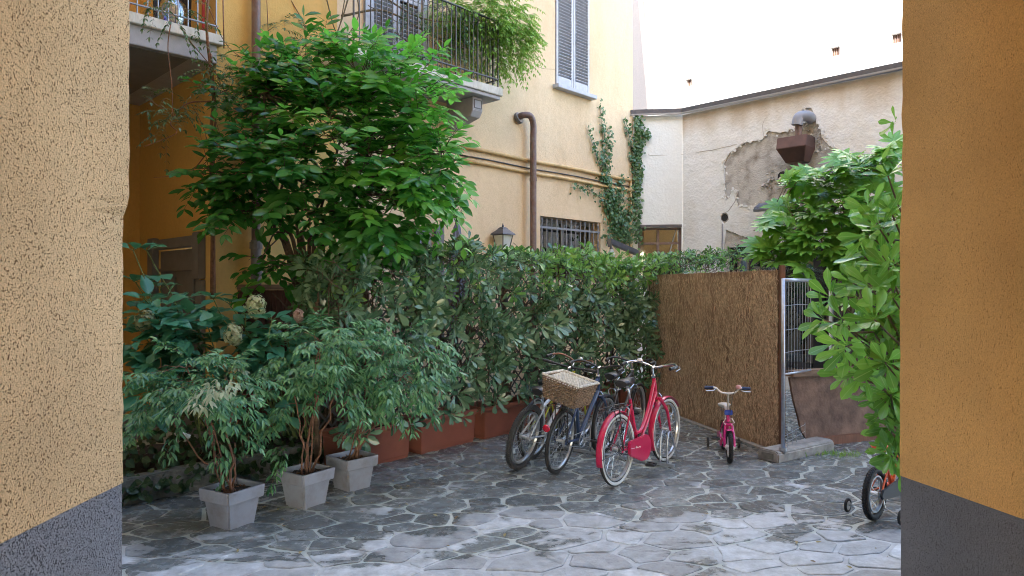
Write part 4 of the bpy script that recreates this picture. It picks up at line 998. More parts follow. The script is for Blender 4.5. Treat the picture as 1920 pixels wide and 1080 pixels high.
for q, d, r in tips:
    if PIX(q)[0]+max(0, d[0])*20 > 862: continue
    out = nv(d*np.array((1,1,.6))+np.array((.25,-.25,.18))+rv()*.35)
    L = .36+.26*RNG.random(); a = q-out*L*.5
    droop = -.35 if q[2] < 3.2 else -.1; qx = PIX(q)[0]; bright_leaf = (r > .55) and RNG.random() < min(.95, max(.06, (q[2]-2.9)*.22+(qx-520)/420))*(1.0 if q[1] < 8 else .5)  # backlit colour picked more often towards the top and right
    TT_ = T2 if bright_leaf else T
    seglen = 11; pts = []
    for i in range(seglen):
        t = i/(seglen-1); p = a+out*L*t+np.array((0,0,droop*L*t*t)); pts.append(p)
    side = nv(np.cross(out, (0,0,1)))
    for i in range(2, seglen):
        ax = nv(pts[i]-pts[i-1]); s = 1 if i % 2 else -1
        d1 = nv(ax*.55+side*s*.9+np.array((0,0,-.10))+rv()*.22); TT_.append(frame(pts[i], d1, nv(np.array((.1,-.6,.8))+rv()*.4), .185*RNG.uniform(.65,1.15)))
        if i == seglen-1: TT_.append(frame(pts[i], nv(ax+rv()*.2), nv(np.array((0,-.2,1))+rv()*.3), .13))
    paths.append(([Vector(p) for p in pts[::5]], .004, .002))
    if RNG.random() < .35:
        s_ = min(stems, key=lambda st: min((Vector(q)-p).length for p in st[5:])); nearest = min(s_[5:], key=lambda p: (Vector(a)-p).length)
        paths.append((wander(nearest, a, 5, .06), .010, .004))
twigs(tree, paths, M['bark'])
LG = [leafgeo(1, .44, 'ell', .22, .12, 5, .07), leafgeo(1, .40, 'ell', .35, .22, 5, .07), leafgeo(1, .48, 'ell', .12, .02, 5, .07)]
foliage(tree, LG, T, M['laurel'], 130, 'leaf', 'leaf_mass'); foliage(tree, LG, T2, M['laurel2'], 170, 'leaf', 'backlit_leaf_mass')
print('tree leaves', len(T))

# ------------------------------------------------------------------ pittosporum hedge, one shrub to each planter
def rosette(T, p, d, n, size, spread=.9, up=None):
    d = nv(d); a = nv(np.cross(d, rv())); b = np.cross(d, a); o = RNG.random()*6
    for k in range(n):
        t = o+2*pi*k/n+RNG.normal()*.2; rad_ = math.cos(t)*a+math.sin(t)*b; sp_k = spread*RNG.uniform(.7,1.25)
        ld = nv(d*(1-.35*sp_k)+rad_*sp_k); T.append(frame(p+rad_*.004, ld, d+rv()*.15, size*RNG.uniform(.7,1.15)))
HG = [leafgeo(1, .34, 'obo', .15, .12, 5, .08), leafgeo(1, .30, 'obo', .3, .25, 5, .08), leafgeo(1, .38, 'obo', .1, .05, 5, .08)]
def hedge_shrub(c0, c1, zt, n, label, dens=1.0, mt='hedge', bot=.34, depth=.42, topfrac=.25, lsize=.185, bright_leaf=.6, stems_=True, grp='pittosporum shrubs of the hedge'):
    c0 = Vector(c0); c1 = Vector(c1); ax = (c1-c0); L = ax.length; ax.normalize(); nn = V(ax.y, -ax.x, 0)
    t_ = thing('hedge_shrub', (c0+c1)/2, label, 'shrub', grp)
    T1 = []; T2 = []; paths = []
    for k in range(int(n)):
        s = RNG.uniform(-.10, 1.10)*L; v = RNG.random(); 
        o = RNG.uniform(-.2, 1)**1.0; topb = zt+.22*noise.noise(c0*3+ax*s*2.2)+.12*noise.noise(V(s*5,1,c0.x*3))
        if v < topfrac: z = topb-abs(RNG.normal())*.09; out = RNG.uniform(-1,1)*depth*.9; d = nv(np.array(nn)*out*1.2+np.array((0,0,1.0))+rv()*.5)
        else:
            z = bot+(topb-bot)*RNG.random()**.8; out = depth*(.95-.45*RNG.random()**1.5)+.28*noise.noise(V(s*4, z*4, c0.x)); 
            if RNG.random() < .12: out *= -1
            d = nv(np.array(nn)*(1 if out > 0 else -1)+np.array((0,0,RNG.uniform(-.55,.45)))+rv()*.5)
            if z < bot+.45 and RNG.random() < .45: continue
        p = c0+ax*s+nn*out+V(0,0,z); dist = zt-z
        rosette(T2 if (dist < .5 and RNG.random() < bright_leaf) else T1, np.array(p), d, RNG.integers(6, 10), lsize*RNG.uniform(.75,1.15)*(.8 if dist < .5 else 1), .95)
        paths.append(([p-Vector(d)*RNG.uniform(.12,.25)-nn*out*.2, p], .004, .003))
    if stems_:
        for k in range(9):
            s = RNG.uniform(.05,.95)*L; a = c0+ax*s+V(0,0,.25); b = c0+ax*(s+RNG.uniform(-.3,.3))+nn*RNG.uniform(-.2,.25)+V(0,0,zt-.3); paths.append((wander(a, b, 7, .07), .016, .006))
            for j in range(3): 
                m_ = a.lerp(b, RNG.uniform(.2,.8)); paths.append((wander(m_, m_+ax*RNG.uniform(-.3,.3)+nn*RNG.uniform(0,.35)+V(0,0,.3), 4, .08), .009, .004))
    twigs(t_, paths, M['bark'])
    if T1: foliage(t_, HG, T1, M[mt], 230, 'leaf', 'leaf_mass')
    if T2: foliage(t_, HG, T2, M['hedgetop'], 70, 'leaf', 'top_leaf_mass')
    return t_
PL = [((-1.67,6.75),(-1.09,7.45)), ((-1.00,7.52),(-.42,8.22)), ((-.33,8.25),(.25,8.95)), ((.34,9.03),(.92,9.73)), ((1.02,9.75),(1.55,10.32)), ((1.62,10.25),(2.22,10.55))]
words = ['first from the left, half hidden by the rear pot', 'second from the left, with bare front above the stones', 'third from the left, behind the silver bicycle', 'fourth from the left, behind the wicker basket', 'fifth from the left, behind the bicycles', 'last one in the corner by the brown screen']
sw_ = ['over the planter beside the rear grey pot', 'over the second planter, left of the bicycles', 'over the third planter, left of the wicker basket', 'behind the wicker basket and the blue handlebar', 'behind the red bicycle saddle, below the barred window', 'in the corner touching the brown screen']
def planter(a, b, label):
    a = V(*a, 0); b = V(*b, 0); L = (b-a).length; ax = (b-a).normalized(); nn = V(ax.y, -ax.x, 0); c = (a+b)/2-nn*.19
    t_ = thing('planter_box', c, label, 'planter', 'terracotta planters under the hedge', rz=math.atan2(ax.y, ax.x))
    hl = L/2; hd = .19; h = .40; ti = .018
    def ring(l, d, z): return [V(-l,-d,z), V(l,-d,z), V(l,d,z), V(-l,d,z)]
    prof = [(hl-.035, hd-.03, 0), (hl-.033, hd-.028, .03), (hl-.028, hd-.022, .045), (hl-.018, hd-.012, h-.07), (hl-.016,hd-.01,h-.065), (hl+.006, hd+.006, h-.055), (hl+.012, hd+.012, h-.03), (hl+.006, hd+.006, h), (hl-.02, hd-.02, h), (hl-.04, hd-.04, h-.12)]
    vs = []; fs = [(3,2,1,0)]
    for i, (l, d, z) in enumerate(prof):
        vs += ring(l, d, z)
        if i:
            for k in range(4): fs.append(((i-1)*4+k, (i-1)*4+(k+1) % 4, i*4+(k+1) % 4, i*4+k))
    MB().add(vs, fs).build('box', M['terra'], t_, bevel=.006)
    vs = []; fs = []; nx, ny = 10, 5
    for i in range(nx+1):
        for j in range(ny+1): x = (i/nx-.5)*2*(hl-.035); y = (j/ny-.5)*2*(hd-.035); vs.append(V(x, y, h-.075+.03*noise.noise(V(x*7+c.x*9, y*7, 0))))
    for i in range(nx):
        for j in range(ny): fs.append((i*(ny+1)+j, i*(ny+1)+j+1, (i+1)*(ny+1)+j+1, (i+1)*(ny+1)+j))
    MB().add(vs, fs).build('soil', M['soil'], t_)
    return c, ax, nn
for i, (a, b) in enumerate(PL):
    c, ax, nn = planter(a, b, 'terracotta coloured planter box, '+words[i])
    L = (V(*b,0)-V(*a,0)).length; e = L/2+.06
    hedge_shrub(c-ax*e, c+ax*e, [2.16,2.24,2.28,2.28,2.30,2.26][i], [250,260,250,250,240,230][i], 'dense pittosporum shrub '+sw_[i], bright_leaf=[.08,.15,.35,.7,.75,.7][i])
hedge_shrub((-2.25,7.25,0), (-1.85,7.45,0), 2.12, 190, 'pittosporum shrub at the left end of the hedge below the tree', bright_leaf=.05, bot=.9, depth=.45)
hedge_shrub((2.5,11.6,0), (3.8,12.3,0), 2.42, 330, 'low leafy shrub showing its top over the brown screen', bot=1.4, depth=.5, topfrac=.6, lsize=.13, grp='shrubs beyond the screen')
# ------------------------------------------------------------------ grey pots and nandinas
def pot(p, rz, label):
    t_ = thing('grey_pot', p, label, 'plant pot', 'square grey pots in a row', rz=rz)
    def ring(r, z): return [V(r*a, r*b, z) for a, b in ((-1,-1),(1,-1),(1,1),(-1,1))]
    prof = [(.118,.0),(.120,.012),(.145,.205),(.146,.209),(.168,.210),(.171,.216),(.176,.300),(.173,.306),(.157,.306),(.153,.300),(.146,.25),(.13,.2)]
    vs = []; fs = []
    for i, (r, z) in enumerate(prof):
        vs += ring(r, z)
        if i:
            for k in range(4): fs.append(((i-1)*4+k, (i-1)*4+(k+1) % 4, i*4+(k+1) % 4, i*4+k))
    o = MB().add(vs, fs).build('pot_body', M['pot'], t_)
    bm = bmesh.new(); bm.from_mesh(o.data)
    es = [e for e in bm.edges if abs(e.verts[0].co.z-e.verts[1].co.z) > .001 and abs(abs(e.verts[0].co.x)-abs(e.verts[0].co.y)) < 1e-3 and abs(abs(e.verts[1].co.x)-abs(e.verts[1].co.y)) < 1e-3]
    bmesh.ops.bevel(bm, geom=es, offset=.012, segments=3, affect='EDGES'); bm.to_mesh(o.data); bm.free()
    vs = []; fs = []; n = 12
    for i in range(n+1):
        for j in range(n+1): x = (i/n-.5)*.30; y = (j/n-.5)*.30; vs.append(V(x, y, .262+.016*noise.noise(V(x*30+p[0]*9, y*30, 0))))
    for i in range(n):
        for j in range(n): fs.append((i*(n+1)+j, (i+1)*(n+1)+j, (i+1)*(n+1)+j+1, i*(n+1)+j+1))
    MB().add(vs, fs).build('soil', M['soil'], t_)
    mb = MB()
    for k in range(70):
        x, y = random.uniform(-.14,.14), random.uniform(-.14,.14); s = random.uniform(.004,.011); mb.box((x, y, .268+.014*noise.noise(V(x*30+p[0]*9, y*30, 0))), (s*2, s, s*.7), Matrix.Rotation(random.random()*6, 3, V(random.random(), random.random(), 1).normalized()))
    tag(mb.build('bark_chips', M['barkred'], t_), kind='stuff'); return t_
NG = [leafgeo(1, .27, 'ell', .2, .25, 5, .05), leafgeo(1, .22, 'ell', .35, .4, 5, .05), leafgeo(1, .31, 'ova', .15, .12, 5, .05)]
def nandina(p, blobs, n, label, stemtips, mt='nandina', pale=0.0, low=None, size=.078):
    t_ = thing('nandina_shrub', (p[0], p[1], .27), label, 'shrub', 'nandina shrubs growing in the grey pots')
    T = []; T2 = []; paths = []; base = V(p[0], p[1], .26)
    pts = inblobs(blobs, n, .35); tops = []
    for tp in stemtips:
        b0_ = base+V(random.uniform(-.05,.05), random.uniform(-.05,.05), 0); path = wander(b0_, tp, 9, .07); paths.append((path, random.uniform(.007,.013), .005)); tops += path[4:]
    for q, d, r in pts:
        q = Vector(q); s0_ = min(tops, key=lambda t: (t-q).length); 
        out = nv(np.array(q-s0_)*np.array((1,1,.4))+rv()*.12+np.array(d)*.12); L = RNG.uniform(.16,.30)
        a = np.array(q)-out*L*.4; droop = RNG.uniform(.3,.9)
        if RNG.random() < .4: paths.append((wander(s0_, a, 4, .06, .08), .0035, .0018))
        mm = T2 if RNG.random() < pale and q.z > 1.1 else T
        side = nv(np.cross(out, (0,0,1)))
        # tripinnate spray: rachis with side rachillae, each with paired leaflets
        for i in range(4):
            t = (i+1)/4; pr = a+out*L*t+np.array((0,0,-droop*L*t*t*.6))
            for s in (-1, 1, 0) if i == 3 else (-1, 1):
                rd = nv(out*(.8 if s else 1.3)+side*s*.8+np.array((0,0,-.35*droop))+rv()*.2); rl = L*.42*(1.15-t*.4)
                for j in range(1, 3):
                    pj = pr+rd*rl*j/2+np.array((0,0,-.10*rl*j*j/4))
                    for s2 in (-1, 1) if j < 2 else (-1, 1, 0):
                        ss = nv(np.cross(rd, (0,0,1))); ld = nv(rd*(.75 if s2 else 1)+ss*s2*.75+np.array((0,0,-.42))+rv()*.22)
                        mm.append(frame(pj, ld, nv(np.array((0,-.3,1))+rv()*.5), size*RNG.uniform(.6,1.15)))
                if RNG.random() < .3: paths.append(([Vector(pr), Vector(pr+rd*rl)], .0014, .001))
    twigs(t_, paths, M['barkred'], 'cane')
    foliage(t_, NG, T, M[mt], 290, 'leaflet', 'leaflet_mass', cell=7, minpx=9)
    if T2: foliage(t_, NG, T2, M['nandpale'], 110, 'leaflet', 'pale_leaflet_mass', cell=7, minpx=9)
    print('nandina', len(T)+len(T2)); return t_
q1 = G(435, 997)+V(-.062,.155,0); q2 = G(574, 957)+V(-.05,.16,0); q3 = G(654, 925)+V(-.01,.165,0)
pot(q1, rad(60), 'pale grey square pot at the front, nearest the left wall'); pot(q2, rad(57), 'pale grey square pot in the middle with red stems'); pot(q3, rad(48), 'pale grey square pot furthest back beside the terracotta planter')
nandina(q1, [blob(360,700,5.3,85,.30,50), blob(300,730,5.25,60,.28,55), blob(420,720,5.2,60,.28,50), blob(350,760,5.3,70,.22,35), blob(272,770,5.35,32,.2,35), blob(470,815,5.3,28,.12,25), blob(425,780,5.2,35,.15,25)], 60, 'nandina shrub in the front pot, with pale tips', [P(370,730,5.35), P(300,760,5.35), P(430,740,5.3), P(350,690,5.4), P(395,790,5.3), P(440,830,5.3)], pale=.22)
nandina(q2, [blob(590,650,5.8,75,.3,48), blob(545,700,5.75,60,.28,55), blob(620,690,5.75,60,.25,50), blob(640,620,5.85,50,.25,35), blob(530,745,5.8,38,.2,35), blob(640,720,5.8,40,.2,30), blob(512,840,5.65,22,.10,14)], 66, 'taller nandina shrub with bare red canes in the middle pot', [P(597,660,5.85), P(550,720,5.8), P(640,700,5.85), P(600,640,5.9), P(570,760,5.8)])
nandina(q3, [blob(720,640,6.25,80,.3,45), blob(770,680,6.2,60,.28,55), blob(690,690,6.2,60,.28,50), blob(730,720,6.2,60,.25,35), blob(800,640,6.3,40,.25,35), blob(790,720,6.2,28,.2,30), blob(680,745,6.2,30,.2,25), blob(700,600,6.3,40,.2,22)], 68, 'spreading blue green nandina shrub in the rear pot', [P(720,660,6.3), P(760,700,6.25), P(690,690,6.3), P(700,760,6.25), P(745,640,6.3), P(670,790,6.25)])

# ------------------------------------------------------------------ hydrangeas and ivy in the bed
YG = [leafgeo(1, .62, 'ova', .18, .16, 6, .16, .012), leafgeo(1, .56, 'ova', .3, .28, 6, .16, .015), leafgeo(1, .66, 'ova', .12, .08, 6, .16, .01)]
def hydrangea(base, nodes, n, label, heads, size=.17, fan=None):
    base = Vector(base); t_ = thing('hydrangea_shrub', base, label, 'shrub', 'hydrangea shrubs in the planting bed'); T = []; paths = []
    for q in nodes:
        q = Vector(q); path = wander(base+V(random.uniform(-.25,.25), random.uniform(-.1,.15), .2), q, 8, .06); paths.append((path, .010, .005))
        levels = [(q, 1.0)]+[(path[-2], 1.0), (path[-3], .95), (path[-4], .9)]
        for lv, (pp, sz) in enumerate(levels):
            a0 = RNG.random()*3+lv*pi/2
            for s in range(2 if lv else 5):
                a = a0+(s*pi if lv else s*2*pi/5); dr = np.array((math.cos(a), math.sin(a), .25-.25*(lv > 0)+(.25 if lv == 0 else 0)))+rv()*.12
                st = Vector(nv(dr))*.045; T.append(frame(np.array(pp+st), nv(dr+np.array((0,0,-.15))), nv(np.array((0,-.12,1))+rv()*.25), size*sz*RNG.uniform(.75,1.15)*(.8 if lv == 0 else 1)))
                paths.append(([Vector(pp), Vector(pp)+st], .003, .0025))
    if fan:
        for q, d, r in inblobs(fan, n, .3):
            dr = nv(d*np.array((1,1,.3))+rv()*.6+np.array((0,-.25,-.1))); T.append(frame(q, dr, nv(np.array((0,-.35,1))+rv()*.35), size*RNG.uniform(.6,1.05)))
    twigs(t_, paths, M['greenstem'], 'stem')
    foliage(t_, YG, T, M['hydra'], 280, 'leaf', 'leaf_mass', cell=12, minpx=10)
    FG = [leafgeo(1, .95, 'ova', .2, .1, 4, .05)]
    for (c, r, mk) in heads:
        TT = []
        for k in range(240 if r > .06 else 90):
            d = rv(); q = np.array(c)+d*np.array((r, r, r*1.25))*RNG.uniform(.75,1.02)*(1+.35*noise.noise(Vector(d)*2.2+Vector(c)*5)); a = nv(np.cross(d, rv()))
            for s in range(4):
                aa = a*math.cos(s*pi/2)+np.cross(d, a)*math.sin(s*pi/2); TT.append(frame(q, nv(aa+d*.25), d, .016*RNG.uniform(.8,1.3)))
        o = joined('flower_head', FG, np.zeros(len(TT), int), np.array(TT), M[mk], t_)
    return t_
hydrangea((-2.72,6.45,.17), [P(275,470,6.5), P(255,530,6.45), P(300,590,6.4), P(350,560,6.6), P(330,610,6.3), P(265,620,6.3), P(390,610,6.4), P(300,540,6.7), P(250,470,6.3), P(270,560,6.2), P(320,640,6.2)], 230, 'tall hydrangea shrub beside the left plaster edge', [((P(272,602,6.2)), .085, 'bract')], .215, [blob(290,620,6.2,60,.25,80), blob(350,620,6.3,60,.3,50), blob(300,720,6.2,60,.3,70)])
hydrangea((-2.15,6.8,.17), [P(430,570,6.7), P(395,590,6.7), P(480,600,6.6), P(520,620,6.6), P(560,610,6.7), P(450,640,6.5), P(500,650,6.5), P(540,640,6.5), P(400,560,6.5), P(460,590,6.4), P(510,600,6.4), P(590,620,6.5)], 230, 'hydrangea shrub with pale green mophead before the reed mat', [((P(480,574,6.45)), .095, 'bract'), ((P(437,628,6.3)), .085, 'bract'), ((P(560,592,6.5)), .05, 'pink')], .205, [blob(440,640,6.6,80,.3,60), blob(520,660,6.6,70,.3,50), blob(480,740,6.6,90,.3,70)])
t_ = thing('ivy_ground_cover', (-2.6,6.3,.2), 'dark ivy and undergrowth spilling over the kerb behind pots', 'ivy', kind='stuff'); T = []
for k in range(1500):
    s = RNG.uniform(-1.5,2.05); o = RNG.random()**1.5*.9; p = K0+kd*s-kn*(o-.06)
    z = .2+.35*o*RNG.random()+ (-.14*RNG.random() if o < .1 else 0)+.35*RNG.random()**2*(o > .15); d = nv(np.array(kn)*1.0+rv()*.8+np.array((0,0,-.3)))
    T.append(frame(np.array(p+V(0,0,z)), d, nv(np.array((0,-.8,.7))+rv()*.4), .085*RNG.uniform(.6,1.2)))
joined('ivy_leaf_mass', [leafgeo(1, .75, 'ova', .15, .1, 5, .1)], np.zeros(len(T), int), np.array(T), M['ivy'], t_)

# reed mat fence low at the left, behind the hydrangeas
M['reed'] = mat('dark_reed_mat', (.10,.042,.028), .8, var=.5, vscale=14, bump=.8, bscale=60, stretch=(6,6,.4))
r0 = P(446,534,7.7); r1 = P(690,536,8.5); r0.z = r1.z = 0
rs = thing('reed_mat_fence', r0, 'dark brown reed mat under a wooden rail behind the hydrangea', 'fence')
MB().bar(r0+V(0,0,.95), r1+V(0,0,.95), .03, 1.75).build('reed_mat', M['reed'], rs, world=True)
mb = MB(); n = 300
for k in range(n):
    p = r0.lerp(r1, (k+.5)/n)+V(.012,-.02,0); mb.tube([p+V(0,0,.1), p+V(random.uniform(-.01,.01),0,1.80+random.uniform(-.02,.03))], .0035, 4)
tag(mb.build('reeds', M['reed'], rs, world=True), kind='stuff')
MB().bar(r0+V(0,-.02,1.86), r1+V(0,-.02,1.86), .07, .06).build('rail', M['wood'], rs, world=True, bevel=.006)
for f in (.02, .5, .98): MB().bar(r0.lerp(r1, f)+V(0,.06,0), r0.lerp(r1, f)+V(0,.06,1.8), .06, .06, (1,0,0)).build('post', M['wood'], rs, world=True)

# trellis behind the hedge
tr = thing('wooden_trellis', (0,9.3,0), 'dark lattice trellis glimpsed through the hedge', 'trellis')
tp = [V(*PL[0][0],0), V(*PL[2][1],0), V(*PL[3][1],0), V(*PL[5][1],0)]
for i in range(3):
    a, b = tp[i], tp[i+1]; ax = (b-a).normalized(); nn = V(-ax.y, ax.x, 0); a = a+nn*.42; b = b+nn*.42; L = (b-a).length
    mb = MB(); k = 0
    while k*.16 < L+1.6:
        for s in (1, -1):
            u0 = k*.16-(1.6 if s > 0 else 0); u1 = u0+1.6*s+(0 if s > 0 else 0); za, zb = .4, 2.0
            if s < 0: u0 = k*.16; u1 = u0-1.6
            def cl(u, z): return u, z
            c0 = max(0, min(L, u0)); c1 = max(0, min(L, u1))
            if abs(c1-c0) < .02: continue
            z0 = za+(zb-za)*abs(c0-u0)/1.6; z1 = za+(zb-za)*abs(c1-u0)/1.6
            mb.bar(a+ax*c0+V(0,0,z0)+nn*.006*s, a+ax*c1+V(0,0,z1)+nn*.006*s, .006, .022)
        k += 1
    tag(mb.build('lattice', M['iron'], tr, world=True), kind='stuff')
    for f in (0, 1): MB().bar(a.lerp(b, f)+V(0,0,0)+nn*.04*(1+f), a.lerp(b, f)+V(0,0,2.05)+nn*.04*(1+f), .05, .05, (1,0,0)).build('post', M['wood'], tr, world=True)

# ------------------------------------------------------------------ climbing plants
def wallleaf(T, p, n, size, droop=.6):
    d = nv(rv()*.7+np.array((0,0,-droop))+np.array(n)*.25); T.append(frame(np.array(p), d, nv(np.array(n)+rv()*.35), 1.2*size*RNG.uniform(.6,1.3)))
M['ivy2'] = leafmat('light_ivy_leaf', (.05,.12,.05), (.12,.22,.10), (.12,.3,.06), .2, .35, (.2,.28,.14), .4)
iv = thing('wall_ivy', fp(onf(1150,420)[0], 2.2), 'ivy climbing the yellow wall in thin fingers near the corner', 'ivy'); T = []; paths = []
fing = [([(1165,450),(1150,400),(1135,350),(1130,300),(1128,250),(1123,195)], 1.0), ([(1140,400),(1128,330),(1112,280),(1100,238)], .45), ([(1130,330),(1140,270),(1138,240)], .4), ([(1168,450),(1175,400),(1185,350),(1183,300),(1180,262),(1168,228)], .8),
        ([(1150,400),(1110,360),(1068,352)], .55), ([(1160,440),(1158,380),(1160,330)], 1.6), ([(1150,450),(1150,410),(1145,370)], 1.6)]
for pts, den in fing:
    pp = []
    for x, y in pts:
        u, z = onf(x, y); pp.append(fp(min(u, uB-.03), z, .02))
    pp = smoothpath(pp, 6); paths.append((pp, .007, .003))
    for i, p in enumerate(pp):
        f = 1-i/len(pp)
        for k in range(int(19*den*(.35+f))):
            w_ = (.05+.20*f*den); q = p+FD*RNG.normal()*w_*.6+V(0,0,RNG.normal()*.06)+FN*RNG.uniform(.005,.05+.06*f)
            if (q-FO).dot(FD) < uB-.02: wallleaf(T, q, FN, .055)
for pts, den in [([(1192,450),(1190,380),(1192,310),(1190,260),(1185,222)], 1.0), ([(1190,300),(1200,262),(1212,250)], .4)]:
    pp = []
    for x, y in pts:
        u, z = ons(max(x, 1190), y); pp.append(CB+S1D*max(u, .03)+S1N*.02+V(0,0,z))
    pp = smoothpath(pp, 6); paths.append((pp, .006, .003))
    for i, p in enumerate(pp):
        for k in range(int(22*den)): q = p+S1D*abs(RNG.normal())*.07+V(0,0,RNG.normal()*.06)+S1N*RNG.uniform(.005,.06); wallleaf(T, q, S1N, .055)
twigs(iv, paths, M['bark'], 'stem')
IG = [leafgeo(1, .8, 'ova', .15, .1, 4, .12)]
foliage(iv, IG, T, M['ivy2'], 0, 'leaf', 'leaf_mass')

def pinnate(T, a, d, L, n, size, up=(0,0,1), droop=.5):
    d = nv(d); side = nv(np.cross(d, up)); pts = [a]
    for i in range(1, n+1):
        t = i/n; p = a+d*L*t+np.array((0,0,-droop*L*t*t)); ax = nv(p-pts[-1]); pts.append(p)
        for s in (-1, 1): T.append(frame(p, nv(ax*.45+side*s*.9+np.array((0,0,-.25))+rv()*.15), nv(np.array((0,-.15,1))+rv()*.3), size*RNG.uniform(.8,1.15)*(1-.25*t)))
    T.append(frame(pts[-1], nv(pts[-1]-pts[-2]), np.array((0,0,1)), size)); return [Vector(p) for p in pts]
WG = [leafgeo(1, .38, 'ova', .15, .12, 4, .05), leafgeo(1, .32, 'ova', .3, .25, 4, .05)]
def wisteria(name_loc, label, blobs, n, stems, mt, size=.055, fr=.6, parts=250, LL=.24, sm='stem', droop=.5):
    t_ = thing('wisteria_vine', name_loc, label, 'climbing plant', 'wisteria vines'); T = []; paths = []
    for pts, r0_, r1_ in stems:
        paths.append((smoothpath(pts, 6), r0_, r1_))
    for q, d, r in inblobs(blobs, n, .3):
        out = nv(d*.6+rv()*.7+np.array((.25,-.35,-.05))); paths.append((pinnate(T, q, out, LL*RNG.uniform(.6,1.2), 6, size, droop=droop), .0016, .001))
    twigs(t_, paths, M[sm], 'stem'); foliage(t_, WG, T, M[mt], parts, 'leaflet', 'leaflet_mass', cell=6, minpx=8); print('wist', len(T)); return t_
b = lambda px, py, off: (lambda u: FO+FD*u[0]+FN*off+V(0,0,u[1]))(onf(px, py))
def bl(px, py, Y, r, dep, rz=None): return blob(px, py, Y, r, dep, rz)
wisteria(P(900,100,10.6), 'light green wisteria hanging over the right end of the iron balcony', [bl(905,20,10.4,55,.4,40), bl(950,40,10.6,50,.35,45), bl(960,100,10.7,38,.3,38), bl(880,70,10.3,35,.25,35), bl(850,20,10.1,50,.3,28), bl(985,70,10.9,22,.2,35), bl(920,110,10.5,28,.2,28), bl(900,45,10.4,70,.4,40), bl(965,60,10.7,40,.3,50)], 900,
    [([P(640,30,9.0), P(720,20,9.3), P(800,60,9.8), P(870,90,10.1), P(930,70,10.4)], .018,.008), ([P(700,-20,9.2), P(780,30,9.6), P(850,40,10.0), P(930,20,10.4), P(1000,60,10.9)], .014,.004), ([P(830,-10,9.9), P(860,60,10.1), P(900,140,10.3)], .01,.004), ([P(740,60,9.4), P(820,110,9.9), P(890,60,10.2)], .008,.004), ([P(930,60,10.5), P(980,90,10.9), P(1010,125,11.2), P(1040,130,11.3)], .005,.002)], 'wist', parts=280, size=.075)
wisteria(P(760,40,9.5), 'sparse wisteria strands woven through the balcony railing', [bl(790,30,9.6,45,.15,25), bl(840,80,9.9,40,.12,30), bl(760,60,9.5,30,.1,30), bl(850,40,10.0,40,.15,30)], 75,
    [([P(610,-10,8.9), P(632,60,8.95), P(650,-20,9.0)], .010,.006), ([P(690,10,9.1), P(760,50,9.5), P(810,80,9.7), P(850,130,10.0)], .006,.003), ([P(655,-10,9.0), P(640,40,8.95), P(620,90,8.9)], .012,.005), ([P(668,-20,9.0), P(672,30,9.0), P(650,70,9.0)], .010,.005)], 'wistdk', parts=120, size=.065)
wisteria(P(400,200,7.5), 'fern like wisteria strands trailing from the upper left gallery', [bl(330,20,7.1,50,.2,22), bl(300,10,7.1,35,.2,15), bl(350,60,7.1,25,.12,14), bl(430,120,7.4,45,.2,25), bl(400,150,7.3,40,.2,22), bl(330,210,7.2,35,.2,25), bl(310,240,7.2,30,.15,22), bl(560,60,8.4,40,.15,25), bl(430,190,7.4,30,.15,14), bl(545,55,8.6,40,.2,22), bl(280,190,7.0,22,.1,20)], 120,
    [([P(398,560,7.75), P(399,400,7.75), P(396,250,7.75), P(400,180,7.7), P(388,60,7.5), P(392,-20,7.5)], .028,.012), ([P(402,560,7.8), P(401,300,7.78), P(404,200,7.7), P(395,100,7.5)], .016,.008), ([P(320,45,6.9), P(315,90,6.9), P(322,160,6.95), P(324,220,7.0)], .006,.004),
     ([P(395,190,7.6), P(350,195,7.4), P(320,230,7.3), P(330,250,7.2), P(270,275,7.1)], .010,.004), ([P(400,270,7.7), P(360,320,7.5), P(320,330,7.3), P(288,333,7.2)], .007,.002), ([P(400,330,7.75), P(385,250,7.6), P(362,200,7.5)], .008,.003), ([P(350,70,7.1), P(400,130,7.3), P(430,180,7.5), P(500,215,7.9)], .006,.003), ([P(385,0,7.4), P(430,90,7.7), P(500,130,8.1), P(560,170,8.4)], .005,.002), ([P(500,-5,8.3), P(505,120,8.3), P(503,190,8.3)], .005,.003), ([P(400,180,7.7), P(430,165,7.8), P(438,150,7.8)], .008,.004), ([P(418,-10,7.6), P(420,90,7.6)], .008,.007), ([P(270,180,6.9), P(300,200,7.0), P(330,215,7.1)], .004,.002), ([P(540,-10,8.6), P(575,60,8.7), P(560,110,8.6)], .007,.003)], 'wistdk', size=.065, parts=250, sm='barkred', LL=.27)

# ------------------------------------------------------------------ fatsia behind the screen
fa = thing('fatsia_shrub', (4.3,9.3,0), 'large fatsia with light green fingered leaves before the cream wall', 'shrub'); T = []; paths = []
FG = [palmate(8,.25), palmate(7,.28), palmate(9,.22)]
fb = [bl(1560,330,9.2,50,.4,40), bl(1620,310,9.0,50,.4,40), bl(1500,400,9.3,60,.4,40), bl(1580,400,9.0,70,.5,50), bl(1640,400,8.8,50,.4,50), bl(1460,450,9.4,45,.3,30), bl(1540,460,9.1,60,.4,35), bl(1620,470,8.9,60,.4,35), bl(1660,280,8.9,25,.3,25), bl(1450,480,9.3,30,.2,18), bl(1480,350,9.3,30,.2,20), bl(1550,510,9.0,70,.3,20), bl(1430,420,9.4,14,.1,12)]
for q, d, r in inblobs(fb, 280, .4):
    out = nv(d*np.array((1,1,.3))+rv()*.3+np.array((-.1,-.25,0))); T.append(frame(q, nv(out+np.array((0,-.2,-.15))), nv(np.array((-.25,-.75,.75))+rv()*.30), .30*RNG.uniform(.6,1.1)))
    q = Vector(q); a = q-Vector(out)*.28+V(0,0,-.06); paths.append(([a, q], .005, .003))
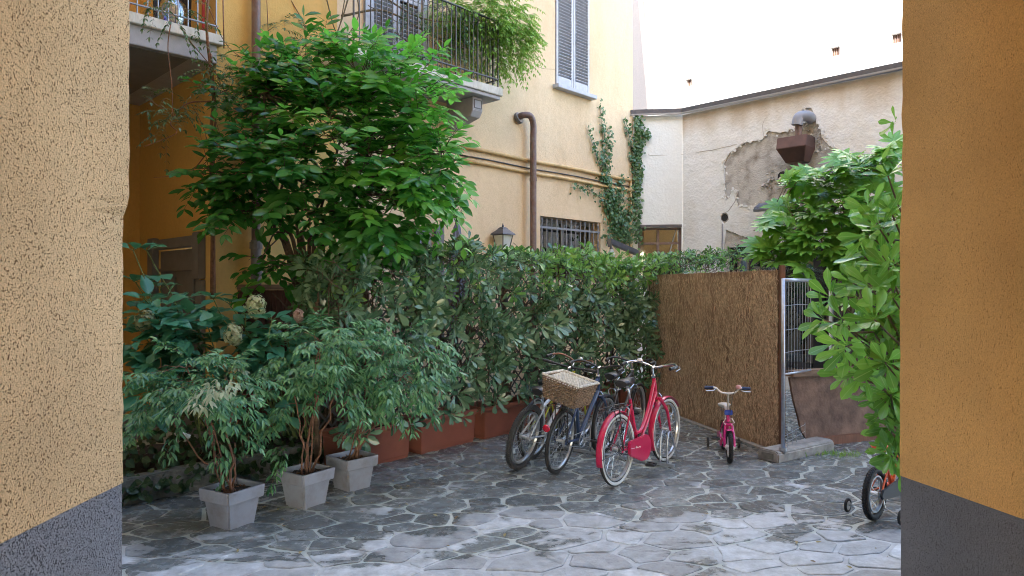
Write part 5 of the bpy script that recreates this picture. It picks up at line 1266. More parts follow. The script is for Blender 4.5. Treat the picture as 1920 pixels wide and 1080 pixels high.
for k in range(6):
    px, py = random.uniform(1560,1670), random.uniform(320,450); paths.append((wander((4.75+random.uniform(-.15,.15), 9.3, 0), P(px, py, 9.1), 9, .05), .022, .009))
twigs(fa, paths, M['stem'])
foliage(fa, FG, T, M['fatsia'], 290, 'leaf', 'leaf_mass', length=1.2, cell=10, minpx=10)
t_ = thing('conifer_sprig', P(1560,525,9.6), 'dark feathery conifer twigs under the fatsia leaves', 'shrub'); T = []
for q, d, r in inblobs([bl(1500,505,9.7,50,.2,16), bl(1600,515,9.7,50,.2,16)], 60, .2): pinnate(T, q, nv(rv()*np.array((1,.5,.2))), .3, 10, .05, droop=.2)
joined('needle_mass', [leafgeo(1,.2,'ell',.1,.1,3)], np.zeros(len(T), int), np.array(T), M['ivy'], t_)
MB().tube([P(1560,525,9.6), V(4.9,9.7,0)], .012, 5).build('stem', M['bark'], t_, world=True)

# ------------------------------------------------------------------ big leaved bush at the right edge, close to the camera
rb = thing('tobira_bush', (2.95,4.6,0), 'close glossy green bush with paddle leaves at the right wall edge', 'shrub'); T = []; paths = []
RG = [leafgeo(1, .36, 'obo', .14, .10, 7, .07), leafgeo(1, .33, 'obo', .25, .22, 7, .07), leafgeo(1, .40, 'obo', .08, .02, 7, .07)]
def rtip(px, py, Y, d, n=9, size=.155, sp=.95):
    p = P(px, py, Y); rosette(T, np.array(p), d, n, size*1.15, sp)
    if py > 300: paths.append((wander((2.9+random.uniform(-.1,.1), 4.6, max(.2, p.z-random.uniform(.4,.9))), p, 7, .05), .013, .005))
for (px, py, Y, d, n, s) in [(1580,600,3.95,(-1,-.3,.5),9,.17),(1545,600,4.0,(-1,-.1,.3),7,.15),(1640,600,3.8,(-.7,-.6,.6),9,.15),(1590,650,3.95,(-.9,-.5,-.1),8,.16),(1635,540,3.9,(-.6,-.6,.8),9,.15),(1665,500,3.9,(-.5,-.5,.8),9,.15),(1650,430,4.0,(-.6,-.4,.8),9,.16),(1630,395,4.1,(-.7,-.4,.7),8,.15),(1672,400,4.0,(-.5,-.3,1),8,.15),
        (1675,560,3.8,(-.6,-.7,.5),9,.15),(1620,700,3.9,(-.8,-.5,-.3),9,.16),(1660,680,3.8,(-.5,-.8,0),8,.15),(1670,740,3.9,(-.7,-.5,-.3),9,.15),(1650,745,4.0,(-.6,-.4,-.6),8,.13),(1678,800,4.0,(-.6,-.4,-.6),8,.14),(1672,855,4.0,(-.8,-.3,-.3),7,.12),(1680,230,4.3,(-1,-.1,.2),5,.13),(1676,262,4.3,(-1,-.2,-.1),4,.12),(1655,480,4.1,(-.7,-.3,.4),8,.15),(1612,560,4.1,(-.8,-.2,.6),8,.14),(1688,880,4.0,(-.9,-.3,-.2),6,.11),(1650,620,4.2,(-.7,.1,.3),9,.15),(1620,480,4.3,(-.7,-.2,.5),7,.14),(1665,330,4.3,(-.6,-.2,.8),5,.12),(1660,580,4.3,(-.5,0,.6),9,.15),(1640,660,4.3,(-.5,0,.1),9,.15)]:
    rtip(px, py, Y, d, n, s)
for (px, py, Y) in ((1600,530,4.1),(1560,560,4.1),(1615,640,4.2),(1590,700,4.1),(1630,440,4.2),(1645,720,4.2),(1570,640,4.15)): rtip(px, py, Y, (-.8,-.4,.3), 9, .15)
for (px, py) in ((1676,815),(1668,840),(1684,850),(1662,800),(1690,830),(1655,775)): rtip(px, py, 4.05, (-.7,-.5,-.3), 8, .115)
for k in range(34): rtip(1700+random.uniform(-40,60), random.uniform(400,770), random.uniform(4.0,4.5), (-.6,-.5,random.uniform(-.2,.6)), 9, .15)
paths.append((wander((2.95,4.65,0), (2.9,4.6,1.9), 6, .05), .03, .02))
twigs(rb, paths, M['stem']); foliage(rb, RG, T, M['rightleaf'], 290, 'leaf', 'leaf_mass', cell=10, minpx=12)

# ------------------------------------------------------------------ brown bark screen, post and strands
M['barkmat'] = mat('brown_bark_matting', (.36,.235,.15), .8, var=.45, vscale=3, bump=.9, bscale=45, dirt=(.20,.11,.06), dscale=14, damt=.7, stretch=(1,1,.35))
M['fibre'] = mat('golden_bark_strand', (.68,.52,.35), .65, var=.5, vscale=30)
sc_ = thing('bark_screen', (2.6,8.9,0), 'tall brown bark matting screen fixed to the wire fence', 'screen')
line = smoothpath([V(2.18,11.0,0), V(2.20,10.6,0), V(2.30,10.1,0), V(2.55,9.1,0), V(2.80,8.2,0), V(2.97,7.60,0)], 8)
def along(f):
    k = f*(len(line)-1); i = min(int(k), len(line)-2); return line[i].lerp(line[i+1], k-i), (line[i+1]-line[i]).normalized()
vs = []; fs = []; n = 60; m_ = 16
for i in range(n+1):
    p, t = along(i/n); nn = V(t.y, -t.x, 0); nn = nn if nn.x < 0 else -nn
    zt_ = 2.05+.012*noise.noise(V(i*.4,0,0)); zb_ = .035
    for j in range(m_+1):
        z = zb_+(zt_-zb_)*j/m_; w_ = .02*noise.noise(V(i*.13, j*.2, 2)); vs.append(p+nn*(w_+.012)+V(0,0,z))
    for j in range(m_+1):
        z = zb_+(zt_-zb_)*j/m_; w_ = .02*noise.noise(V(i*.13, j*.2, 2)); vs.append(p+nn*(w_-.012)+V(0,0,z))
st_ = 2*(m_+1)
for i in range(n):
    for j in range(m_):
        a = i*st_+j; fs.append((a, a+1, a+st_+1, a+st_)); a += m_+1; fs.append((a, a+st_, a+st_+1, a+1))
    a = i*st_; fs.append((a, a+st_, a+st_+m_+1, a+m_+1)); a += m_; fs.append((a, a+m_+1, a+st_+m_+1, a+st_))
MB().add(vs, fs).build('bark_mat', M['barkmat'], sc_, world=True, smooth='auto')
mb = MB()
for k in range(9000):
    f = RNG.random()**.85; p, t = along(f); nn = V(t.y, -t.x, 0); nn = nn if nn.x < 0 else -nn; z = RNG.uniform(.08,2.0)
    a = RNG.normal()*.42; L = RNG.uniform(.04,.17); d = (V(0,0,1)*math.cos(a)+t*math.sin(a)); ww = t*math.cos(a)-V(0,0,1)*math.sin(a); wd = RNG.uniform(.0015,.0045)
    c = p+nn*(.012+.02*noise.noise(V(f*n*.13, (z-.035)/2.0*m_*.2, 2))+.003)+V(0,0,z); li = nn*RNG.uniform(0,.012)
    mb.add([c-d*L/2-ww*wd, c-d*L/2+ww*wd, c+d*L/2+ww*wd+li, c+d*L/2-ww*wd+li], [(0,1,2,3)])
for k in range(160):
    p, t = along(RNG.random()); z = 2.045; h = RNG.uniform(.005,.03); mb.add([p+V(0,0,z), p+t*.006+V(0,0,z), p+t*RNG.uniform(-.01,.02)+V(0,0,z+h)], [(0,1,2)])
tag(mb.build('bark_strand', M['fibre'], sc_, world=True), kind='stuff')
pp = V(2.985,7.54,0); MB().bar(pp+V(0,0,.03), pp+V(0,0,2.10), .055, .045, (0,1,0)).build('post', M['rawwood'], sc_, world=True, bevel=.004)
kerbp = [line[i] for i in range(18, len(line), 2)]
mb = MB()
for a, b in zip(kerbp[:-1], kerbp[1:]): mb.bar(a+V(-.03,0,.012), b+V(-.03,0,.012), .10, .035)
o = mb.build('ground_edging', M['conc'], None); tag(o, 'thin pale concrete strip along the foot of the brown screen', 'edging')

# temporary wire fence leaf, its foot and the leaning board
wf = thing('wire_fence_panel', (2.9,7.25,0), 'galvanised wire mesh fence panel standing in the concrete foot', 'fence')
A_ = P(1468,845,7.24); A_.z = .0; B_ = V(3.36,7.68,0); 
MB().tube([A_+V(0,0,.06), A_+V(0,0,1.95)], .021, 10).build('pole', M['galv'], wf, world=True, smooth=True)
MB().tube([B_+V(0,0,.92), B_+V(0,0,1.93)], .005, 6).build('pole', M['galv'], wf, world=True)
MB().tube([A_+V(0,0,1.935), B_+V(0,0,1.935)], .020, 10).build('rail', M['galv'], wf, world=True, smooth=True)
MB().tube([A_+V(0,0,.93), B_+V(0,0,.93)], .012, 8).build('rail', M['galv'], wf, world=True, smooth=True)
for k in range(1, 10):
    p = A_.lerp(B_, k/10); MB().tube([p+V(0,0,.93), p+V(0,0,1.93)], .0028, 4).build('wire', M['galv'], wf, world=True)
for z in (1.16,1.4,1.66):
    MB().tube([A_+V(0,0,z), (A_+B_)/2+V(0,-.02,z+.01), B_+V(0,0,z)], .0032, 4).build('wire', M['galv'], wf, world=True)
C_ = A_+V(.50,.62,0)
mb = MB()
for z in (.12,.2,.28): mb.tube([A_+V(.02,.0,z), C_+V(0,0,z)], .0035, 4)
for k in range(6): p = A_.lerp(C_, k/5); mb.tube([p+V(0,0,.10), p+V(0,0,.30)], .0035, 4)
tag(mb.build('lower_wires', M['galv'], wf, world=True), kind='stuff')
# concrete foot: two end blocks with a recess, long low body
ft = thing('concrete_fence_foot', (2.9,7.2,0), 'long pale concrete block holding the fence pole', 'block')
f0 = G(1452,872)+V(.02,.08,0); f1 = G(1560,846)+V(0,.06,0); fd = (f1-f0).normalized(); fnn = V(-fd.y, fd.x, 0)
prof = [(0,0),(.26,0),(.26,.105),(.22,.13),(.04,.13),(0,.105)]
mb = MB(); mb.prism([(x-.06, z) for x, z in prof], f1-f0, f0, fnn, V(0,0,1)); mb.build('block', M['conc'], ft, world=True, bevel=.012, bseg=2)
mb = MB(); mb.box(f0-fd*.002+fnn*.07+V(0,0,.065), (.01,.14,.06), Matrix((fd, fnn, V(0,0,1))).transposed()); mb.build('socket', M['conc_dark'], ft, world=True)
MB().tube([A_+V(0,0,.125), A_+V(0,0,.16)], .04, 10).build('sleeve', M['galv'], ft, world=True)
# crumpled plastic sack and grass tuft behind the foot
# leaning brown board
bd = thing('brown_board_barrier', (3.6,8.1,0), 'rough brown board barrier with a timber foot behind the wire panel', 'barrier')
e0 = V(3.44,7.95,0); e1 = V(4.75,8.45,0); bdv = (e1-e0).normalized(); bn = V(bdv.y, -bdv.x, 0)
M['board'] = mat('rough_brown_board', (.20,.13,.10), .8, var=.5, vscale=5, bump=1.0, bscale=28, dirt=(.10,.06,.045), dscale=9, damt=.6)
wallmesh(e0, bdv, [(-.02,.10),(1.42,.10),(1.42,.82),(-.26,.82),(-.20,.55),(-.13,.35),(-.09,.2)], [], .03, bn).build('board', M['board'], bd, world=True)
MB().bar(e0+bdv*-.03+V(0,0,.055)+bn*.02, e0+bdv*1.42+V(0,0,.055)+bn*.02, .06, .10).build('foot_rail', M['rawwood'], bd, world=True, bevel=.005)
MB().bar(e0+bdv*-.30+V(0,0,.87)+bn*.03, e0+bdv*1.42+V(0,0,.87)+bn*.03, .13, .07).build('top_rail', M['wood'], bd, world=True, bevel=.006)
o = MB().add([e0+V(-.1,-.35,.009), e1+V(1.5,-1.0,.009), e1+V(1.5,2.5,.009), e0+V(-.3,2.6,.009)], [(0,1,2,3)])
gt = thing('grass_tuft', G(1575,856), 'small tuft of weeds at the end of the concrete block', 'grass', kind='stuff'); T = []
for k in range(150):
    p = G(1575,856)+V(RNG.normal()*.13, RNG.normal()*.05, .005); T.append(frame(np.array(p), nv(rv()*.6+np.array((0,0,1))), rv(), RNG.uniform(.03,.075)))
joined('grass_blades', [leafgeo(1,.12,'ell',.1,.3,3)], np.zeros(len(T), int), np.array(T), M['wist'], gt)

# ------------------------------------------------------------------ things of the terrace behind the hedge
def parasol(p, ztop, r, label, m):
    t_ = thing('closed_parasol', p, label, 'parasol'); n = 16; vs = []; fs = []
    prof = [(.03,ztop),(.055,ztop-.05),(.075,ztop-.2),(r*.8,ztop-.5),(r,ztop-.85),(r*.9,ztop-1.3),(r*.6,ztop-1.6)]
    for i, (q, z) in enumerate(prof):
        for k in range(n):
            a = 2*pi*k/n; f = (1.0 if k % 2 else .68) if i > 0 else 1; vs.append(V(q*f*math.cos(a), q*f*math.sin(a), z-(.04 if k % 2 == 0 and i == 6 else 0)))
    for i in range(len(prof)-1):
        for k in range(n): k2 = (k+1) % n; fs.append((i*n+k, i*n+k2, (i+1)*n+k2, (i+1)*n+k))
    MB().add(vs, fs).build('canopy', m, t_, smooth='auto')
    MB().tube([V(0,0,0), V(0,0,ztop+.02)], .02, 8).build('pole', M['iron'], t_); MB().lathe([(0,ztop+.09),(.018,ztop+.07),(.022,ztop+.03),(.035,ztop),(0,ztop-.01)], 8).build('finial', M['iron'], t_)
    return t_
pc = P(857,420,9.9); parasol((pc.x, pc.y, 0), pc.z, .16, 'folded dark grey parasol showing over the hedge left of the lantern', mat('grey_parasol_cloth', (.17,.18,.24), .8, var=.1))
MB_ = MB(); a = P(826,418,9.7); b_ = P(866,409,10.0)
o = MB().bar(a, b_, .05, .055).build('timber_arm', mat('pale_timber', (.45,.43,.40), .7, var=.2, vscale=9), None, bevel=.004); tag(o, 'short pale timber arm beside the folded grey parasol', 'beam')
pc = P(1146,462,12.3); parasol((pc.x, pc.y, 0), pc.z-.05, .14, 'folded white parasol tip over the hedge below the ivy', mat('white_parasol_cloth', (.5,.54,.52), .8, var=.1))
aw = thing('awning_arm', P(1142,452,12.4), 'dark sloping awning arm above the hedge in the wall corner', 'awning')
MB().bar(P(1142,452,12.3), P(1194,474,12.9), .09, .10).build('arm', M['zinc'], aw, world=True, bevel=.008)
MB().box(P(1143,456,12.28), (.06,.06,.14)).build('end_cap', M['iron'], aw, world=True)
# pale terrace table and chairs behind the hedge, seen as patches through the leaves
# fallen leaves and litter on the stones along the planters and pots
t_ = thing('fallen_leaves', (0,7,0), 'scattered small dry leaves and litter on the paving', 'leaves', kind='stuff'); T = []
for k in range(230):
    f = RNG.random(); a = V(-2.6,5.7,0).lerp(V(1.9,9.6,0), f); p = a+V(.70,-.66,0)*abs(RNG.normal())*.45+V(.15,-.15,0) if RNG.random() < .75 else V(RNG.uniform(-2,3.4), RNG.uniform(4.4,8), 0)
    T.append(frame(np.array((p.x, p.y, .016)), nv(rv()*np.array((1,1,.12))), nv(np.array((0,0,1))+rv()*.25), RNG.uniform(.015,.055)))
joined('leaf_litter', [leafgeo(1,.42,'ell',.3,.2,4,.08)], np.zeros(len(T), int), np.array(T), leafmat('dry_leaf', (.16,.10,.045), (.36,.30,.12), (.2,.15,.05), .1, .6, (.3,.25,.15), .2), t_)
# ------------------------------------------------------------------ bicycles
def paint(name, col, rough=.3, var=.05): return mat(name, col, rough, spec=.5, coat=.5, var=var, vscale=25)
M['tyre'] = mat('black_rubber', (.018,.018,.019), .75, var=.2, vscale=40)
M['tyred'] = mat('dusty_rubber', (.04,.042,.045), .8, var=.3, vscale=30)
M['white_tyre'] = mat('whitewall_rubber', (.52,.54,.53), .6, var=.1)
M['alu'] = mat('brushed_aluminium', (.50,.52,.54), .35, metal=.85, var=.1)
M['chrome'] = mat('chrome', (.62,.63,.64), .16, metal=1.0)
M['spoke'] = mat('steel_spoke', (.55,.56,.57), .3, metal=.9)
M['blackp'] = mat('black_plastic', (.022,.022,.024), .45)
M['leather'] = mat('black_vinyl_saddle', (.022,.023,.027), .38, var=.1, bump=.15, bscale=150)
M['redp'] = paint('crimson_paint', (.46,.008,.065)); M['bluep'] = paint('dark_blue_paint', (.025,.05,.12)); M['silverp'] = paint('silver_paint', (.48,.50,.53), .3)
M['yellowp'] = paint('yellow_green_paint', (.40,.42,.03)); M['pinkp'] = paint('pink_paint', (.62,.03,.22)); M['orangep'] = paint('orange_paint', (.70,.10,.03))
M['reflect'] = mat('red_reflector', (.45,.005,.03), .15, coat=1); M['bronze'] = mat('bronze_bar', (.26,.13,.085), .35, metal=.6); M['bluedecal'] = mat('blue_decal', (.02,.08,.55), .35)
M['whitep'] = mat('white_plastic', (.75,.74,.74), .35); M['pinkplas'] = mat('pale_pink_plastic', (.75,.42,.42), .4); M['navy'] = mat('navy_grip', (.03,.05,.13), .5)

def wheel(root, cx, R, tw, tyre_m, rim_m, knobby=False, whitewall=False, nsp=28, hubr=.018, rimw=None, mag=False, cz=None):
    c = V(cx, 0, cz if cz is not None else R); rimR = R-tw*1.35; rw = rimw or tw*.75
    mb = MB(); n = 48
    prof = [(rimR+.004, -rw/2), (rimR-.010, -rw/2), (rimR-.018, 0), (rimR-.010, rw/2), (rimR+.004, rw/2), (rimR, 0)]
    for i in range(n):
        for (r, y) in prof: a = 2*pi*i/n; mb.v.append((c.x+r*math.cos(a), y, c.z+r*math.sin(a)))
    for i in range(n):
        for k in range(6): mb.f.append((i*6+k, i*6+(k+1) % 6, ((i+1) % n)*6+(k+1) % 6, ((i+1) % n)*6+k)); mb.m.append(0)
    mb.tube([c+V(0,-.045,0), c+V(0,.045,0)], hubr, 10); mb.tube([c+V(0,-.06,0), c+V(0,.06,0)], .006, 6)
    for s in (-1, 1): mb.tube([c+V(0,s*.033,0), c+V(0,s*.037,0)], hubr*1.7, 12)
    w_ = mb.build('wheel', rim_m, root, smooth='auto')
    mb = MB(); mb.torus(c, R-tw/2, tw/2, 'Y', 56, 12)
    if knobby:
        nk = int(2*pi*R/.026)
        for i in range(nk):
            a = 2*pi*i/nk
            for s in (-1, 0, 1):
                aa = a+(.5*2*pi/nk if s == 0 else 0); phi = s*.75; rr_ = R-tw/2+(tw/2+.001)*math.cos(phi); y = (tw/2+.001)*math.sin(phi)
                Rm = Matrix.Rotation(-aa, 3, 'Y') @ Matrix.Rotation(phi, 3, 'Z'); mb.box(c+V(rr_*math.cos(aa), y, rr_*math.sin(aa)), (.007, tw*.26, .014), Rm)
    mats = [tyre_m]
    t_ = mb.build('tyre', tyre_m, w_, smooth='auto')
    if whitewall:
        for s in (-1, 1):
            mb = MB(); n = 56; rs = [(R-tw*.93, .42), (R-tw*.75, .62), (R-tw*.45, .68), (R-tw*.22, .56)]
            for i in range(n):
                for (r, y) in rs:
                    a = 2*pi*i/n; yy = math.sqrt(max(0, (tw/2)**2-(r-(R-tw/2))**2))+.0012; mb.v.append((c.x+r*math.cos(a), s*yy, c.z+r*math.sin(a)))
            for i in range(n):
                for k in range(3): mb.f.append((i*4+k, i*4+k+1, ((i+1) % n)*4+k+1, ((i+1) % n)*4+k)); mb.m.append(0)
            mb.build('whitewall', M['white_tyre'], w_, smooth=True)
    mb = MB()
    for i in range(nsp):
        a = 2*pi*i/nsp; s = 1 if i % 2 else -1; tw_ = (1 if (i//2) % 2 else -1)*.9; h = c+V(math.cos(a+tw_)*hubr*1.6, s*.035, math.sin(a+tw_)*hubr*1.6)
        e = c+V(math.cos(a)*(rimR-.014), s*.003, math.sin(a)*(rimR-.014)); mb.tube([h, e], .0016 if not mag else .006, 3, caps=False)
    tag(mb.build('spokes', M['spoke'], w_), kind='stuff')
    return c
def rot_y(p, a): return V(p[0]*math.cos(a)+p[2]*math.sin(a), p[1], -p[0]*math.sin(a)+p[2]*math.cos(a))
def saddle(root, p, m, s=1.0):
    prof = [(.13,.018,.0),(.10,.022,.012),(.04,.028,.016),(-.02,.05,.014),(-.08,.078,.012),(-.125,.085,.01),(-.15,.06,.0)]
    vs = []; fs = []; n = 10
    for x, hw, z in prof:
        for k in range(n):
            a = 2*pi*k/n; vs.append(V(p[0]+x*s, p[1]+hw*s*math.cos(a), p[2]+(z+(.026*math.sin(a) if math.sin(a) > 0 else .045*math.sin(a)*(1-.4*(x > .05))))*s))
    for i in range(len(prof)-1):
        for k in range(n): k2 = (k+1) % n; fs.append((i*n+k, i*n+k2, (i+1)*n+k2, (i+1)*n+k))
    fs += [tuple(range(n)), tuple(range((len(prof)-1)*n, len(prof)*n))[::-1]]
    sd_ = MB().add(vs, fs).build('saddle', m, root, smooth='auto')
    mb = MB()
    for sy in (-.025,.025): mb.tube([V(p[0]+.08*s, sy*s, p[2]-.03*s), V(p[0], sy*s, p[2]-.06*s), V(p[0]-.1*s, sy*1.4*s, p[2]-.035*s)], .004, 5)
    for sy in (-.04,.04): mb.tube([V(p[0]-.1*s+.015*math.cos(k), sy*s+.015*math.sin(k), p[2]-.03*s-k*.0028) for k in range(16)], .003, 4)
    mb.build('saddle_rails', M['chrome'], sd_); return sd_
def pedal(root, c, m):
    mb = MB(); mb.box(c+V(.035,0,0), (.012,.085,.022)); mb.box(c+V(-.035,0,0), (.012,.085,.022)); mb.box(c, (.08,.012,.018)); mb.box(c+V(0,.04,0), (.08,.01,.02)); mb.box(c+V(0,-.04,0), (.08,.01,.02)); mb.tube([c+V(0,-.05,0), c+V(0,.05,0)], .008, 6)
    return mb.build('pedal', m, root)
def fender(root, c, R, w, a0, a1, m, n=28):
    vs = []; fs = []
    for i in range(n+1):
        a = a0+(a1-a0)*i/n
        for k in range(7):
            ph = (k/6-.5)*2.2; r = R+.018*math.cos(ph)-.006; vs.append(c+V(r*math.cos(a), w/2*math.sin(ph)/math.sin(1.1), r*math.sin(a)))
    for i in range(n):
        for k in range(6): fs.append((i*7+k, i*7+k+1, (i+1)*7+k+1, (i+1)*7+k))
    o = MB().add(vs, fs).build('mudguard', m, root, smooth=True); md = o.modifiers.new('thickness', 'SOLIDIFY'); md.thickness = .002; return o
def bicycle(loc, rz, lean, label, fm, R=.335, L=1.06, tw=.036, knobby=False, white=False, lady=False, bar='flat', barm=None, seat=.88, hand=1.0, fend=None, guard=None, rackm=None, reflector=False, steer=0.0, crank_a=.6, decal=None, chainside=-1, frame_r=.017, forkm=None, susp=False, tyre=None, hidden=()):
    t_ = thing('bicycle', loc, label, 'bicycle', 'bicycles parked at the steel rack', rz=rz, lean=lean)
    barm = barm or M['alu']; forkm = forkm or fm
    rh = wheel(t_, 0, R, tw, tyre or M['tyre'], M['alu'], knobby, white)
    bb = V(.44, 0, R-.055); ht = V(L-.30, 0, hand-.13); hbm = V(L-.245, 0, hand-.31); st_top = V(.44-.17, 0, seat-.16); sx = st_top+V(-.035,0,.10)
    # frame
    mb = MB(); r = frame_r
    mb.tube([bb, st_top], r*.95, 10); mb.tube([hbm, ht], r*1.15, 10); mb.tube([bb+V(0,-.035,0), bb+V(0,.035,0)], r*1.4, 12)
    if lady:
        mb.tube(smoothpath([ht+V(.012,0,-.05), V(.68,0,.62), V(.52,0,.44), bb.lerp(st_top,.28)], 6), r*1.05, 10)
        mb.tube(smoothpath([hbm+V(.0,0,.03), V(.66,0,.50), bb+V(.02,0,.02)], 6), r*1.05, 10)
    else:
        mb.tube([ht+V(.01,0,-.03), st_top+V(.01,0,-.03)], r, 10); mb.tube([hbm+V(0,0,.02), bb], r*1.2, 10)
    for s in (-1, 1):
        mb.tube([V(0,s*.055,R), V(.10,s*.05,R-.01), bb+V(-.03,s*.025,0)], r*.6, 6); mb.tube([V(0,s*.055,R), st_top+V(0,s*.018,-.05)], r*.5, 6); mb.box(V(0,s*.058,R), (.03,.005,.045))
    fr_ = mb.build('frame', fm, t_, smooth='auto')
    if decal is not None:
        for (f, m_) in decal: 
            a = hbm.lerp(bb, f); b2 = hbm.lerp(bb, f+.22); MB().tube([a, b2], r*1.24, 10).build('decal', m_, fr_, smooth=True)
    # steering assembly turned about the head axis
    fh = V(L, 0, R); ax_ = (ht-hbm).normalized(); Rs = Matrix.Rotation(steer, 3, ax_)
    def S(p): return hbm+Rs @ (Vector(p)-hbm)
    cw_ = hbm+V(.02,0,-.03)
    mb = MB()
    for s in (-1, 1):
        pts = [hbm+V(.008,s*.045,-.05), V(L-.09, s*.055, R+.22), V(L-.02, s*.055, R+.04), fh+V(0,s*.055,0)]
        mb.tube([S(p) for p in smoothpath(pts, 5)], [.019-.009*i/15 for i in range(16)] if susp is False else .015, 8)
    mb.tube([S(hbm+V(.008,-.05,-.05)), S(hbm+V(.008,.05,-.05))], .017, 8); mb.tube([hbm, S(hbm+V(.008,0,-.05))], .016, 8)
    fk = mb.build('fork', forkm, t_, smooth='auto')
    # front wheel built straight, then turned
    wr = thing('front_assembly', (0,0,0), None, None) if False else None
    old = len(COL.objects)
    before = set(o.name for o in COL.objects)
    wheel(t_, L, R, tw, tyre or M['tyre'], M['alu'], knobby, white)
    if fend is not None:
        c = V(L,0,R); fender(t_, c, R+.012, tw+.022, rad(35), rad(208), fend)
        mb = MB()
        for s in (-1,1): mb.tube([c+V(0,s*.055,0), c+V((R+.012)*math.cos(rad(190)), s*.03, (R+.012)*math.sin(rad(190)))], .003, 4)
        mb.build('mudguard_stay', M['blackp'], t_)
    if steer:
        for o in list(COL.objects):
            if o.name not in before and o.type == 'MESH' and o.parent == t_:
                Mx = Matrix.Translation(hbm) @ Rs.to_4x4() @ Matrix.Translation(-hbm); o.matrix_local = Mx
    # stem and bars
    stem_top = ht+ax_*.09; mb = MB(); mb.tube([ht, stem_top], .012, 8); mb.tube([ht-ax_*.01, ht+ax_*.015], .022, 10)
    bc = stem_top+V(.05,0,.01); mb.tube([stem_top, bc], .014, 8); mb.build('stem', M['chrome'], t_)
    if bar == 'flat': bp = [(-.02,.30,.02), (-.005,.15,.01), (0,.03,0), (0,-.03,0), (-.005,-.15,.01), (-.02,-.30,.02)]; gp = [((-.009,.19,.013),(-.022,.31,.022))]
    elif bar == 'swept': bp = [(-.20,.27,.02), (-.10,.285,.03), (.0,.22,.045), (.02,.10,.02), (0,.03,0), (0,-.03,0), (.02,-.10,.02), (.0,-.22,.045), (-.10,-.285,.03), (-.20,-.27,.02)]; gp = [((-.09,.286,.03),(-.21,.268,.02))]
    else: bp = [(-.06,.25,.07), (-.02,.16,.08), (.0,.06,.01), (0,-.06,.01), (-.02,-.16,.08), (-.06,-.25,.07)]; gp = [((-.03,.17,.08),(-.065,.26,.07))]
    hb_ = MB().tube([S(bc+V(*p)) for p in smoothpath([V(*q) for q in bp], 5)], .0115, 8).build('handlebar', barm, t_, smooth=True)
    for s in (-1, 1):
        a, b2 = gp[0]; a = V(a[0], a[1]*s, a[2]); b2 = V(b2[0], b2[1]*s, b2[2])
        MB().tube([S(bc+a), S(bc+b2)], .017, 10).build('grip', M['blackp'], hb_, smooth='auto')
        o_ = (b2-a).normalized(); q0 = a-o_*.03+V(.02,0,-.005); MB().tube([S(bc+q0), S(bc+q0+V(.035,0,-.02)+o_*.01), S(bc+q0+V(.045,0,-.035)+o_*.10)], .005, 6).build('brake_lever', M['alu'], hb_)
    cb = MB()
    for s in (-1, 1): cb.tube(smoothpath([S(bc+V(.03,.16*s,.0)), S(bc+V(.13,.10*s,.07)), S(bc+V(.10,.02*s,-.06)), hbm+V(.045,.02*s,.0)], 6), .0025, 4)
    cb.build('brake_cable', M['blackp'], t_)
    # seat post, saddle
    MB().tube([st_top, sx+V(-.01,0,.02)], .0125, 8).build('seat_post', M['alu'], t_, smooth=True)
    saddle(t_, sx+V(-.01,0,.07), M['leather'])
    # cranks
    mb = MB(); y = chainside*.05; mb.torus(bb+V(0,y,0), .085, .005, 'Y', 28, 4); mb.torus(bb+V(0,y*.8,0), .06, .004, 'Y', 24, 4)
    for k in range(5): a = k*2*pi/5; mb.tube([bb+V(0,y,0), bb+V(.085*math.cos(a), y, .085*math.sin(a))], .006, 4)
    mb.torus(V(0,y*.9,R), .035, .006, 'Y', 16, 4); mb.torus(V(0,y*.8,R), .05, .004, 'Y', 16, 4)
    mb.tube([V(0,y*.95,R+.036), bb+V(0,y,.086)], .004, 4); mb.tube([V(0,y*.95,R-.036), bb+V(0,y,-.086)], .004, 4)
    mb.build('chainset', M['alu'] if not guard else M['blackp'], t_)
    for s in (-1, 1):
        a = crank_a+(pi if s > 0 else 0); e = bb+V(.165*math.cos(a), s*.075, .165*math.sin(a))
        mb = MB().tube([bb+V(0,s*.06,0), e], .009, 6); mb.build('crank', M['alu'], t_); pedal(t_, e+V(0,s*.055,0), M['blackp'])
    if fend is not None:
        fender(t_, rh, R+.014, tw+.024, rad(18), rad(196), fend)
        mb = MB()
        for s in (-1,1):
            for a in (150,185): mb.tube([rh+V(0,s*.06,0), rh+V((R+.014)*math.cos(rad(a)), s*.03, (R+.014)*math.sin(rad(a)))], .003, 4)
        mb.build('mudguard_stay', M['blackp'], t_)
    if guard is not None:
        y = -.072; hullp = []
        for k in range(13): a = rad(105-k*17.5); hullp.append((bb.x+.125*math.cos(a)*1.0, bb.z+.125*math.sin(a)))
        pts = [(bb.x-.04, bb.z+.125)]+[(bb.x+.135*math.cos(rad(a)), bb.z+.13*math.sin(rad(a))) for a in (75,50,25,0,-25,-50,-75)]+[(bb.x-.08, bb.z-.115), (.14, R-.085), (.10, R-.06), (.095, R+.05), (.12, R+.062)]
        mb = MB().prism([(x, z) for x, z in pts], V(0,.03,0), V(0,y-.015,0)); g_ = mb.build('chain_guard', guard, t_, bevel=.008, bseg=2)
        # flowing script and pinstripe printed on the guard
        mb = MB(); yy = y-.0165; x0 = .13
        mb.bar(V(.115,yy,R-.005), V(.20,yy,R-.005-.008), .0015, .004, (0,0,1)); mb2 = MB()
        sc = [V(.215+.0085*k+.006*math.sin(k*1.9), yy, R-.012+.010*math.sin(k*1.55)*(1.4 if k in (0,1) else .8)-.0009*k) for k in range(14)]
        mb.tube(smoothpath(sc, 5), .0022, 4); mb.build('script_print', M['whitep'], g_)
